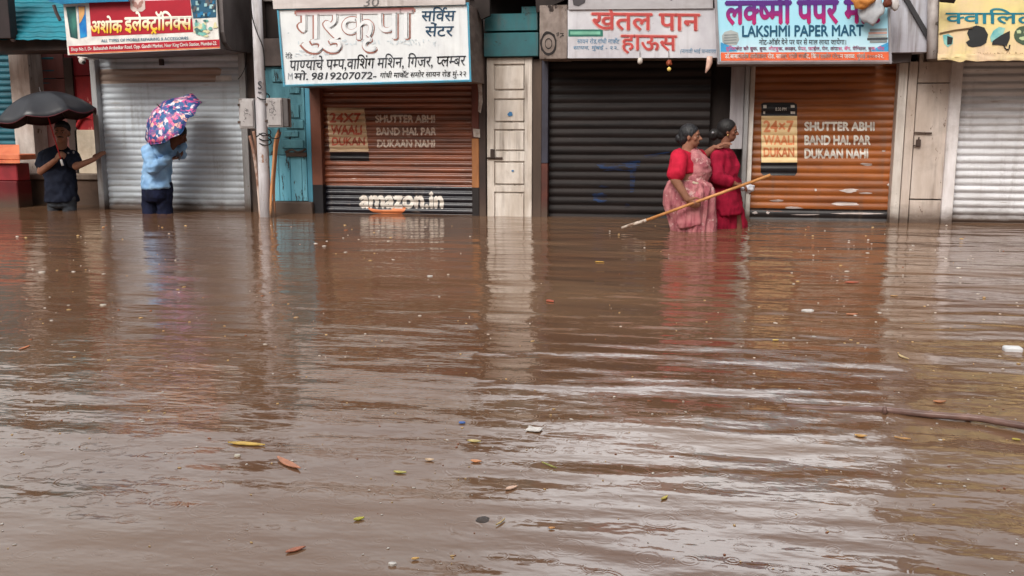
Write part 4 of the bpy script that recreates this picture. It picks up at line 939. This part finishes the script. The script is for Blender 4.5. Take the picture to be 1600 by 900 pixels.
# ---- umbrellas
def umbrella(name, label, centre, axis, R, H, m, mrim, handle_end, rib_m, shaft_m, grip_m, rot=0., inner=None, crumple=0):
    axis = Vector(axis).normalized(); a = axis.cross(Vector((0, 1, 0))).normalized(); b = axis.cross(a); centre = Vector(centre); handle_end = Vector(handle_end)
    t = thing(name, label, 'umbrella', handle_end)
    bm = bmesh.new(); n = 8; seg = 6; nr = 10; uv = []
    def pt(r, ang):
        k = (ang/(math.tau/n)) % 1; sc = math.sin(math.pi*k); rr = r*(1-.075*sc*r); z = H*(1-r**2.1)-.085*sc*r*r*R+crumple*noise.noise(Vector((math.cos(ang)*r*2.2, math.sin(ang)*r*2.2, 1.3)))*r
        return centre+(a*math.cos(ang+rot)+b*math.sin(ang+rot))*rr*R+axis*z
    top = bm.verts.new(pt(0, 0)); rings = []
    for i in range(1, nr+1): rings.append([bm.verts.new(pt(i/nr, k*math.tau/(n*seg))) for k in range(n*seg)])
    for k in range(n*seg): bm.faces.new((top, rings[0][k], rings[0][(k+1) % (n*seg)]))
    for i in range(nr-1):
        for k in range(n*seg): bm.faces.new((rings[i][k], rings[i+1][k], rings[i+1][(k+1) % (n*seg)], rings[i][(k+1) % (n*seg)]))
    c = obj('canopy', bm, [m, inner or m], t, smooth=True); so_ = c.modifiers.new('s', 'SOLIDIFY'); so_.thickness = .003; so_.offset = 0; so_.material_offset = 1 if inner else 0
    bm = bmesh.new(); pts = [pt(1.0, k*math.tau/(n*seg))-axis*.004 for k in range(n*seg+1)]; tube(pts, .006, 5, bm, False); obj('hem', bm, mrim, c, smooth=True)
    for k in range(n):
        bm = bmesh.new(); tube([pt(i/8, k*math.tau/n+1e-4)-axis*.006 for i in range(9)], .003, 5, bm); o = obj('rib', bm, rib_m, t)
    apex = centre+axis*(H+.01)
    obj('ferrule', tube([apex-axis*.01, apex+axis*.045], [.008, .004], 8), rib_m, t)
    obj('shaft', tube([apex, handle_end], .0065, 8), shaft_m, t, smooth=True)
    g = (apex-handle_end).normalized(); obj('grip', tube([handle_end-g*.05, handle_end+g*.02], .0125, 10), grip_m, t, smooth=True)
    return t
hx = Q(96, 252, .50)
umbrella('umbrella', 'large open black umbrella with a red shaft held by the man in navy', Q(73, 182, .52), Q(70, 150, .52)-Q(97, 258, .50), .535, .265, mat('black_canopy', (44, 46, 52), (34, 34, 40), st=(4, 4, 4), rough=.42, bump=0, spec=.6), flat('maroon_hem', (84, 26, 36)), hx,
         flat('rib_steel', (120, 116, 118), .3, .8), flat('red_shaft', (206, 46, 52), .35), flat('white_grip', (226, 222, 220), .4), rot=.25, inner=flat('canopy_inside', (50, 26, 30), .7))
def floral():
    k = NT('flowered_cloth'); nz = k.n('ShaderNodeTexNoise'); nz.inputs['Scale'].default_value = 14
    k.l(k.pos, nz.inputs['Vector']); ad = k.n('ShaderNodeMix', data_type='RGBA'); ad.inputs[0].default_value = .06; k.l(k.pos, ad.inputs[6]); k.l(nz.outputs['Color'], ad.inputs[7])
    vo = k.n('ShaderNodeTexVoronoi'); vo.inputs['Scale'].default_value = 24; k.l(ad.outputs[2], vo.inputs['Vector'])
    sp = k.n('ShaderNodeSeparateColor'); k.l(vo.outputs['Color'], sp.inputs[0]); cr_ = k.n('ShaderNodeValToRGB'); cr_.color_ramp.interpolation = 'CONSTANT'
    cols = [(0, (26, 60, 120)), (.2, (36, 98, 150)), (.32, (120, 84, 158)), (.44, (214, 96, 152)), (.6, (232, 130, 150)), (.72, (240, 176, 160)), (.8, (226, 214, 224)), (.9, (196, 70, 130))]
    e = cr_.color_ramp.elements
    while len(e) < len(cols): e.new(.5)
    for x, (p, c) in zip(e, cols): x.position = p; x.color = (*lin(c), 1)
    k.l(sp.outputs[0], cr_.inputs[0])
    n2 = k.ramp(k.noise((26, 26, 26), detail=3, loc=(5, 5, 5)), .5, .52)
    col = k.mix(k.mul(n2, .75), cr_.outputs[0], lin((32, 82, 138)))
    k.l(col, k.b.inputs['Base Color']); k.b.inputs['Roughness'].default_value = .55; return k.m
FL = floral()

# ---- man with the flowered umbrella
def man_flowers():
    t = thing('person', 'man in a light blue shirt and navy trousers hidden under the flowered umbrella', 'person', (X(246, 320, .4), -.4, -.55))
    q = lambda x, y, d=.38: Q(x, y, d); sk = skinm('skin_brown_b', (112, 72, 56)); F = Vector((.85, .35, -.5)); side = Vector((.55, -.8, 0))
    b = bmesh.new(); P, M = head(b, q(279, 210, .30), F, (.35, .1, .9), .98); cap(b, q(274, 219, .32), q(262, 232, .36), .054, .06)
    loft(b, [(q(256, 226, .38), .10, .07), (q(250, 236, .38), .13, .08), (q(246, 262), .12, .10), (q(245, 290), .11, .10), (q(245, 306), .10, .09)], side)
    shR, elR, wrR = q(234, 236, .50), q(238, 262, .58), q(264, 249, .48)
    chain(b, [shR, elR, wrR], [.055, .045, .029]); hand(b, wrR, (q(278, 247, .44)-wrR), (0, 0, 1), -1, .55, 1.05)
    shL, elL, wrL = q(266, 232, .26), q(281, 240, .22), q(286, 220, .22)
    chain(b, [shL, elL, wrL], [.05, .042, .03]); hand(b, wrL, (q(285, 208, .22)-wrL), (-.6, .3, 0), 1, 1.1, 1.0)
    for x in (233, 257): chain(b, [q(x, 300), q(x, 332), Vector((q(x, 330).x, -.36, -.53))], [.075, .06, .045])
    obj('body', remesh(b, .0065, 2), sk, t, smooth=True)
    b = bmesh.new(); ell(b, P(0, -.022, .035), (.082, .094, .086), M); ell(b, P(0, -.06, -.01), (.07, .05, .06), M); obj('hair', remesh(b, .006, 1, ((40, 40, 40), .003)), HB, t, smooth=True)
    b = bmesh.new()
    loft(b, [(q(264, 221, .36), .07, .06), (q(258, 225, .38), .13, .10), (q(249, 234, .38), .175, .125), (q(246, 250), .170, .14), (q(245, 272), .165, .145), (q(245, 288, .38), .175, .152), (q(245.5, 293, .38), .18, .154)], side)
    chain(b, [shR, elR, wrR], [.075, .062, .045]); chain(b, [shL, elL, wrL.lerp(elL, .4)], [.068, .058, .045])
    obj('shirt', remesh(b, .0085, 2, ((6, 6, 8), .020)), cloth('light_blue_shirt', (148, 186, 222), (120, 160, 204)), t, smooth=True)
    b = bmesh.new(); loft(b, [(q(245, 286), .16, .14), (q(245, 296), .172, .152), (q(245, 307), .168, .15), (q(245, 314), .13, .12)], side)
    for x in (234, 257): chain(b, [q(x, 292), q(x, 318), Vector((q(x, 330).x, -.37, -.40))], [.088, .082, .078])
    obj('trousers', remesh(b, .009, 2, ((8, 8, 6), .010)), cloth('navy_trousers', (26, 32, 58), (20, 24, 42)), t, smooth=True)
    ph_ = tag(obj('phone', box(-.036, .036, -.006, .006, -.07, .07, .003), flat('phone_case', (70, 80, 96), .3), None, base=(0, 0, 0)), 'dark phone in the hand of the man in the light blue shirt', 'phone')
    ph_.location = q(279, 243.5, .47); ph_.rotation_euler = (math.radians(50), math.radians(60), 0)
man_flowers()
umbrella('umbrella', 'small flowered umbrella in pink and blue held low over the man in light blue', Q(268, 186, .52), (-.36, -.62, .70), .375, .17, FL, FL, Q(285, 220, .24),
         flat('rib_steel', (120, 116, 118)), flat('shaft_grey', (130, 120, 116), .3, .6), flat('grip_brown', (70, 44, 36), .5), rot=.1, crumple=.055, inner=mat('flowered_inside', (92, 62, 74), (60, 60, 92), st=(14, 14, 14)))

# ---- older woman in the pink sari
def woman_sari():
    D_ = 1.15; t = thing('person', 'older woman in a pink sari and red blouse wading with a long stick', 'person', (X(1080, 350, D_), -D_, -.55))
    q = lambda x, y, d=D_: Q(x, y, d); sk = skinm('skin_brown_c', (150, 104, 84)); F = Vector((1, -.22, -.03)); side = Vector((.2, 1, 0))
    b = bmesh.new(); hc = q(1080, 213); P, M = head(b, hc, F, (-.06, 0, 1), .93)
    chain(b, [q(1077, 222), q(1073, 238)], [.05, .058])
    loft(b, [(q(1073, 236), .10, .07), (q(1071, 246), .15, .09), (q(1072, 268), .14, .11), (q(1074, 290), .15, .13), (q(1077, 312), .16, .14), (q(1079, 340), .13, .12)], side)
    shR, elR, wrR = q(1061, 246, 1.30), q(1055, 281, 1.40), q(1074, 311, 1.42)
    chain(b, [shR, elR, wrR], [.056, .045, .030]); hand(b, wrR, (q(1086, 322, 1.43)-wrR), (.2, .9, .5), 1, 1.0, 1.0)
    shL, elL, wrL = q(1086, 246, 1.0), q(1098, 245, .95), q(1116, 231, .99)
    chain(b, [shL, elL, wrL], [.052, .042, .028]); hand(b, wrL, (q(1126, 226, 1.0)-wrL), (.15, .2, -1), -1, .35, .95)
    for x in (1070, 1090): chain(b, [q(x, 320), q(x+1, 358), Vector((q(x, 355).x, -D_, -.53))], [.08, .06, .045])
    obj('body', remesh(b, .0065, 2), sk, t, smooth=True); eyes(t, P, .93)
    b = bmesh.new(); ell(b, P(0, -.024, .032), (.079, .093, .087), M); ell(b, P(0, -.06, -.02), (.07, .05, .07), M)
    bmesh.ops.bisect_plane(b, geom=b.verts[:]+b.edges[:]+b.faces[:], plane_co=P(0, .045, .03), plane_no=(P(0, 1, -.75)-P(0, 0, 0)), clear_outer=True); bmesh.ops.holes_fill(b, edges=b.edges)
    ell(b, P(0, -.118, -.025), (.040, .034, .042), M)
    obj('hair', remesh(b, .006, 2, ((40, 40, 40), .002)), mat('greying_hair', (26, 25, 28), (62, 64, 70), st=(90, 90, 14), lo=.48, hi=.75, rough=.55, bump=.002), t, smooth=True)
    b = bmesh.new(); loft(b, [(q(1072, 236), .12, .075), (q(1069, 243), .175, .10), (q(1070, 258), .165, .125), (q(1071, 270), .155, .125)], side)
    chain(b, [shR, shR.lerp(elR, .72)], [.078, .082]); chain(b, [shL, shL.lerp(elL, .6)], [.07, .07])
    obj('blouse', remesh(b, .008, 2, ((8, 8, 8), .006)), cloth('red_blouse', (196, 34, 62), (166, 24, 48)), t, smooth=True)
    sm = mat('pink_sari_cloth', (190, 128, 130), (146, 78, 88), st=(12, 12, 9), rough=.8, spots=(206, 170, 166), spot_at=.56, spot_st=(16, 16, 16), soft=.08, bump=.001, spec=.2)
    b = bmesh.new()
    loft(b, [(q(1079, 282), .12, .13), (q(1078, 288), .165, .185), (q(1077, 300), .19, .215), (q(1077, 315), .195, .222), (q(1080, 332), .19, .205), (q(1083, 348), .18, .195), (q(1084, 362), .175, .19), (Vector((q(1084, 362).x, -D_, -.2)), .17, .185)], side)
    b2 = remesh(b, .008, 1, ((15, 15, 1.8), .026)); obj('sari_skirt', b2, sm, t, smooth=True)
    b = bmesh.new()                                            # the end draped over bust and shoulder
    loft(b, [(q(1076, 239, 1.12), .105, .075), (q(1082, 246, 1.12), .15, .085), (q(1089, 258, 1.12), .155, .12), (q(1090, 266, 1.12), .155, .125), (q(1085, 277, 1.12), .15, .125), (q(1081, 289, 1.14), .17, .165)], side)
    obj('sari_drape', remesh(b, .0085, 2, ((6, 6, 12), .010)), sm, t, smooth=True)
    b = bmesh.new(); loft(b, [(q(1086, 292, 1.27), .045, .02), (q(1082, 306, 1.32), .075, .028), (q(1078, 328, 1.34), .095, .032), (q(1077, 347, 1.33), .105, .034), (q(1078, 352, 1.32), .10, .03)], (1, 0, 0))
    obj('sari_pleats', remesh(b, .007, 1, ((24, 6, 3), .016)), mat('rose_pleats', (164, 76, 92), (188, 122, 126), st=(10, 10, 6), rough=.8, bump=.001), t, smooth=True)
    b = bmesh.new(); loft(b, [(q(1080, 281), .150, .146), (q(1079, 285), .160, .166)], side); obj('sari_border', remesh(b, .008, 1), cloth('pale_green_border', (190, 184, 156), (176, 150, 140)), t, smooth=True)
woman_sari()
# ---- younger woman
def woman_red():
    D_ = .88; t = thing('person', 'younger woman in a crimson tunic and trousers carrying a small white bag', 'person', (X(1137, 350, D_), -D_, -.55))
    q = lambda x, y, d=D_: Q(x, y, d); sk = skinm('skin_brown_d', (128, 84, 66)); F = Vector((1, -.12, -.08)); side = Vector((.1, 1, 0))
    b = bmesh.new(); P, M = head(b, q(1139, 205), F, (-.02, 0, 1), .86); chain(b, [q(1135, 214), q(1132, 236)], [.042, .048])
    loft(b, [(q(1131, 235), .09, .06), (q(1130, 243), .13, .08), (q(1133, 265), .12, .09), (q(1131, 290), .13, .11), (q(1133, 312), .12, .11)], side)
    sh_, el_, wr_ = q(1122, 246, 1.0), q(1121, 277, 1.08), q(1147, 287, 1.05)
    chain(b, [sh_, el_, wr_], [.046, .038, .026]); hand(b, wr_, (q(1160, 289, 1.03)-wr_), (0, .2, -1), 1, .55, .95)
    sh2, el2, wr2 = q(1140, 246, .76), q(1140, 277, .74), q(1155, 288, .80)
    chain(b, [sh2, el2, wr2], [.046, .038, .026]); hand(b, wr2, (q(1166, 292, .84)-wr2), (0, -.2, -1), -1, .5, .95)
    for x, e in ((1124, 1128), (1146, 1152)): chain(b, [q(1131, 300), q(x, 325), q(e, 356), Vector((q(e, 355).x, -D_, -.53))], [.07, .06, .05, .04])
    obj('body', remesh(b, .0065, 2), sk, t, smooth=True); eyes(t, P, .86)
    b = bmesh.new(); ell(b, P(0, -.030, .032), (.078, .090, .086), M); ell(b, P(0, -.07, -.03), (.06, .05, .06), M)
    bmesh.ops.bisect_plane(b, geom=b.verts[:]+b.edges[:]+b.faces[:], plane_co=P(0, .035, .03), plane_no=(P(0, 1, -.7)-P(0, 0, 0)), clear_outer=True); bmesh.ops.holes_fill(b, edges=b.edges)
    chain(b, [P(0, -.10, -.02), P(0, -.155, -.045)], [.045, .034]); ell(b, P(0, -.16, -.05), (.045, .045, .055), M)
    obj('hair', remesh(b, .006, 2, ((40, 40, 40), .002)), HB, t, smooth=True)
    b = bmesh.new(); ell(b, P(.075, -.002, -.04), (.007, .007, .008)); obj('earring', b, flat('gold', (230, 190, 120), .3, .6), t, smooth=True)
    b = bmesh.new(); ell(b, P(.05, -.165, -.03), (.012, .03, .012)); obj('hair_clip', b, flat('clip_grey', (150, 150, 156), .3), t, smooth=True)
    b = bmesh.new()
    loft(b, [(q(1131, 233), .07, .055), (q(1130, 238), .13, .085), (q(1130, 246), .150, .105), (q(1134, 260), .145, .125), (q(1132, 276), .135, .115), (q(1131, 292), .155, .135), (q(1132, 312), .170, .150), (q(1133, 334), .165, .150)], side)
    chain(b, [sh_, el_, wr_.lerp(el_, .35)], [.066, .054, .045]); chain(b, [sh2, el2, wr2.lerp(el2, .35)], [.062, .052, .045])
    cm = cloth('crimson_cloth', (160, 22, 54), (124, 14, 40), spots=(206, 120, 110), spot_at=.745, spot_st=(30, 30, 30))
    obj('tunic', remesh(b, .008, 1, ((9, 9, 4), .016)), cm, t, smooth=True)
    b = bmesh.new(); chain(b, [q(1128, 308, .94), q(1124, 335, .94), q(1123, 358, .94), Vector((q(1123, 358).x, -.94, -.25))], [.10, .095, .09, .08])
    chain(b, [q(1132, 300, .9), q(1136, 330, .9), q(1137, 362, .9)], [.11, .085, .07]); chain(b, [q(1137, 308, .84), q(1147, 330, .82), q(1153, 352, .82), Vector((q(1153, 352).x, -.82, -.25))], [.10, .085, .078, .07])
    obj('trousers', remesh(b, .009, 1, ((11, 11, 2.4), .020)), cm, t, smooth=True)
woman_red()
bg_ = thing('shopping_bag', 'small crumpled white bag in the younger woman\'s hand', 'bag', Q(1168, 300, .9))
obj('bag', lump(Q(1168, 294, .93), .055, .035, .042, 4, .5), mat('white_poly', (216, 214, 220), (190, 190, 198), rough=.3, bump=.004), bg_, smooth=True)
# stick across both
st_ = thing('long_stick', 'long tan wooden stick with a pale painted tip dipping into the water', 'stick', Q(972, 354, 1.2))
A_, B_ = Q(1006, 345.5, 1.42), Q(1204, 273.5, 1.46)
obj('shaft', tube([A_, A_.lerp(B_, .5), B_], .0135, 10), mat('tan_wood', (200, 142, 88), (170, 114, 66), st=(10, 10, 10), rough=.5), st_, smooth=True)
T_ = Q(971, 356, 1.40); obj('tip', tube([T_, T_.lerp(A_, .6), A_, A_.lerp(B_, .02)], [.010, .015, .0155, .0155], 10), mat('pale_tip', (196, 182, 170), (120, 96, 80), st=(20, 20, 20), lo=.5, hi=.6), st_, smooth=True)

#==================================================================== THINGS FLOATING ON THE WATER
FLO = [  # name, category, px, py, length px, angle deg, colour, width ratio, label
 ('leaf', 'leaf', 385, 693, 58, 4, (226, 186, 92), .13, 'long yellow leaf floating left of centre in the foreground'),
 ('leaf', 'leaf', 451, 724, 40, 27, (206, 138, 104), .22, 'long brown leaf floating beside the long yellow leaf'),
 ('leaf', 'leaf', 462, 858, 32, -16, (196, 118, 88), .28, 'curled rust leaf floating near the bottom edge, left of centre'),
 ('leaf', 'leaf', 38, 543, 18, -20, (222, 134, 84), .35, 'small orange leaf floating at the left edge'),
 ('leaf', 'leaf', 799, 762, 19, -16, (236, 196, 170), .35, 'pale peach leaf floating in the centre foreground'),
 ('leaf', 'leaf', 744, 720, 17, 6, (222, 150, 102), .35, 'small orange-brown leaf just right of centre foreground'),
 ('leaf', 'leaf', 741, 689, 21, 4, (224, 200, 130), .28, 'curved pale yellow leaf right above the small orange-brown leaf'),
 ('leaf', 'leaf', 625, 737, 20, 4, (200, 190, 100), .25, 'thin yellow-green leaf in the centre foreground'),
 ('leaf', 'leaf', 671, 718, 14, 2, (228, 196, 160), .35, 'tiny cream leaf left of the small orange-brown leaf'),
 ('leaf', 'leaf', 561, 810, 17, -12, (198, 190, 60), .45, 'small bright yellow-green leaf near the bottom centre'),
 ('leaf', 'leaf', 1412, 557, 18, 25, (222, 196, 140), .3, 'pale curved leaf floating above the sunken pipe at right'),
 ('leaf', 'leaf', 1345, 680, 20, 5, (224, 170, 90), .4, 'orange-yellow leaf floating just below the sunken pipe'),
 ('leaf', 'leaf', 1410, 684, 26, 8, (214, 160, 96), .12, 'thin tan leaf right of the orange-yellow leaf below the pipe'),
 ('leaf', 'leaf', 1468, 627, 20, 0, (196, 128, 84), .3, 'brown leaf floating just above the sunken pipe'),
 ('leaf', 'leaf', 1588, 686, 14, 8, (214, 194, 80), .4, 'yellow leaf at the right edge below the sunken pipe'),
 ('leaf', 'leaf', 937, 409, 14, 4, (226, 176, 80), .35, 'yellow leaf floating in front of the black shutter'),
 ('leaf', 'leaf', 1331, 441, 22, 0, (190, 92, 66), .28, 'reddish leaf floating in front of the orange shutter'),
 ('leaf', 'leaf', 860, 470, 10, 20, (190, 90, 60), .5, 'small red leaf on the water below the black shutter'),
 ('leaf', 'leaf', 1331, 491, 18, 0, (206, 134, 96), .25, 'flat orange leaf below the reddish leaf, before the orange shutter'),
 ('leaf', 'leaf', 1212, 531, 10, 0, (226, 190, 90), .4, 'tiny yellow leaf in the right half among the ripples'),
 ('leaf', 'leaf', 1038, 777, 12, -30, (200, 180, 70), .5, 'small yellow leaf near the bottom right of centre'),
 ('leaf', 'leaf', 862, 824, 10, 0, (224, 160, 90), .5, 'tiny orange leaf near the bottom, right of the dark lump'),
 ('leaf', 'leaf', 649, 872, 12, -5, (226, 178, 100), .4, 'tiny amber leaf at the bottom centre'),
 ('leaf', 'leaf', 1397, 462, 12, 0, (196, 150, 96), .3, 'small tan leaf before the cream bolted door'),
 ('twig', 'twig', 858, 727, 26, 22, (176, 176, 90), .07, 'thin green twig floating in the centre foreground'),
 ('twig', 'twig', 782, 815, 18, -35, (222, 190, 120), .16, 'short straw coloured twig beside the dark submerged lump'),
 ('paper_scrap', 'scrap', 835, 671, 22, 6, (226, 220, 214), .5, 'white rectangular paper scrap floating right of centre'),
 ('blue_scrap', 'scrap', 722, 660, 10, 0, (50, 104, 190), .7, 'tiny blue plastic scrap floating right of centre'),
 ('foam_scrap', 'scrap', 371, 711, 9, 0, (240, 232, 214), .8, 'small white foam crumb right under the long yellow leaf'),
 ('foam_scrap', 'scrap', 613, 880, 12, 0, (222, 216, 210), .6, 'white foam crumb at the bottom centre'),
 ('foam_scrap', 'scrap', 672, 431, 8, 0, (236, 234, 230), .7, 'white foam crumb before the brown shutter'),
 ('foam_scrap', 'scrap', 1262, 485, 16, -4, (226, 220, 216), .4, 'white plastic crumb before the orange shutter'),
 ('foam_scrap', 'scrap', 161, 476, 9, 0, (232, 222, 210), .6, 'white foam crumb in the left half of the water'),
 ('foam_scrap', 'scrap', 65, 425, 10, 0, (226, 216, 206), .6, 'white foam crumb at the far left of the water'),
]
random.seed(11)
for nm, cat, px, py, Lp, ang, col, wr, lab in FLO:
    c = G(px, py, .004); a = math.radians(ang)
    e0 = G(px-Lp/2*math.cos(a), py-Lp/2*math.sin(a), .004); e1 = G(px+Lp/2*math.cos(a), py+Lp/2*math.sin(a), .004)
    ax = e1-e0; L_ = ax.length; ax.normalize(); ay = Vector((-ax.y, ax.x, 0)); 
    wv = (G(px, py-Lp*wr/2, .004)-G(px, py+Lp*wr/2, .004)).length/2 if abs(ax.x) > .5 else L_*wr/2
    wv *= .6; wv = min(wv, L_*.3) if nm == 'leaf' else min(wv, L_*.45)
    bm = bmesh.new(); n = 12; up_v = []; lo_v = []; curl = random.uniform(-.1, .12); bend = random.uniform(-.12, .12)
    for i in range(n+1):
        t = i/n; x = (t-.5)*L_
        prof_ = (math.sin(math.pi*min(max(t, .02), .98))**.8*(1-.25*t)) if nm in ('leaf', 'twig') else (.9+.1*random.random() if nm == 'paper_scrap' else math.sin(math.pi*min(max(t, .05), .95))**.5)
        z = .0005+abs(curl)*L_*(2*t-1)**2*.3; mid = c+ax*x+ay*bend*L_*(1-(2*t-1)**2)*.5
        up_v.append(bm.verts.new(mid+ay*wv*prof_+Vector((0, 0, z+wv*.06)))); lo_v.append(bm.verts.new(mid-ay*wv*prof_+Vector((0, 0, z+wv*.06))))
        if i == 0: mv = []
        mv.append(bm.verts.new(mid+Vector((0, 0, z))))
    for i in range(n):
        bm.faces.new((up_v[i], up_v[i+1], mv[i+1], mv[i])); bm.faces.new((mv[i], mv[i+1], lo_v[i+1], lo_v[i]))
    r = bmesh.ops.extrude_face_region(bm, geom=bm.faces[:]); bmesh.ops.translate(bm, verts=[v for v in r['geom'] if isinstance(v, bmesh.types.BMVert)], vec=(0, 0, -.0025 if nm != 'foam_scrap' else -.006))
    bmesh.ops.recalc_face_normals(bm, faces=bm.faces)
    m = mat('float_%02x%02x%02x' % col, col, tuple(int(v*.78) for v in col), st=(40, 40, 40), rough=.5, bump=.0004)
    tag(obj(nm, bm, m, None, smooth=False, base=c), lab, cat, 'leaves and scraps floating on the floodwater')
# white block, ball, dark lump
fb = G(1582, 548, 0); tag(obj('foam_block', box(fb.x-.036, fb.x+.036, fb.y-.025, fb.y+.025, -.02, .018, .006), flat('foam_white', (232, 234, 238), .5), None, base=fb), 'white foam block floating at the right edge of the water', 'foam block')
bm = bmesh.new(); p = G(876, 337, 0)+Vector((0, 0, .014)); ell(bm, p, (.036, .036, .03)); tag(obj('ball', bm, flat('ball_white', (214, 216, 224), .4), None, smooth=True, base=p), 'small white ball floating at the foot of the black shutter', 'ball')
p = G(754, 812, 0); tag(obj('mud_lump', lump(p-Vector((0, 0, .004)), .02, .024, .008, 8), mat('mud_dark', (74, 62, 56), (54, 46, 42)), None, smooth=True, base=p), 'dark wet lump breaking the surface near the bottom centre', 'lump')
# sunken jointed pipe
bpn = [(1230, 637, -.008), (1290, 640, -.001), (1330, 640.5, .002), (1380, 641, .004), (1430, 646, .010), (1480, 650, .014), (1530, 654, .016), (1570, 661, .018), (1640, 672, .02), (1720, 688, .02)]
P_ = cr([G(x, y, z)+Vector((0, 0, 0)) for x, y, z in bpn], 5)
bt = thing('floating_pipe', 'long mauve jointed pipe lying half sunk in the water at the lower right', 'pipe', G(1380, 641, 0))
obj('tube', tube(P_, .011, 12), mat('mauve_pipe', (140, 110, 102), (104, 80, 74), st=(12, 12, 12), rough=.35), bt, smooth=True)
for x, y in ((1382, 641.5), (1513, 653), (1455, 648)):
    c = G(x, y, .010); bm = bmesh.new(); ell(bm, c, (.008, .0155, .0155)); obj('joint', bm, MATS['mauve_pipe'], bt, smooth=True)
# specks: rain bubbles and crumbs no one could count
bm = bmesh.new(); random.seed(21); mats_ = [flat('speck_white', (214, 206, 198)), flat('speck_tan', (214, 178, 124)), flat('speck_brown', (150, 92, 62))]
def speck(px, py, rp, mi):
    c = G(px, py, .001); k = rp*(c-Vector((CX, -DIST, CAM_H))).length/FPX; n0 = len(bm.faces); r = bmesh.ops.create_icosphere(bm, subdivisions=1, radius=1)
    an = random.uniform(0, 3.1); ex = random.uniform(.8, 1.9)
    for v in r['verts']: x, y = v.co.x*k*ex, v.co.y*k; v.co = Vector((c.x+x*math.cos(an)-y*math.sin(an), c.y+x*math.sin(an)+y*math.cos(an), c.z+v.co.z*k*.45))
    for f in {f for v in r['verts'] for f in v.link_faces}: f.material_index = mi
for i in range(760):
    px = random.uniform(0, 1600); py = 352+548*random.random()**1.35
    if noise.noise(Vector((px*.004, py*.008, 4))) < -.18: continue
    speck(px, py, random.choice((.7, .8, .9, 1.1, 1.3, 1.6, 2.0, 2.4)), random.choice((0, 0, 0, 0, 1, 1, 2)))
for cx, cy, s, n_ in ((715, 870, 14, 7), (100, 650, 60, 14), (690, 745, 90, 26), (1350, 600, 160, 24), (620, 500, 200, 26), (1500, 600, 90, 20)):
    for i in range(n_): speck(random.gauss(cx, s), max(352, random.gauss(cy, s*.4)), random.choice((.9, 1.1, 1.4, 1.8)), random.choice((0, 0, 1, 1, 2)))
tag(obj('floating_specks', bm, mats_, None, smooth=True), 'scattered rain bubbles, crumbs and seeds floating on the brown water', 'debris', kind='stuff')
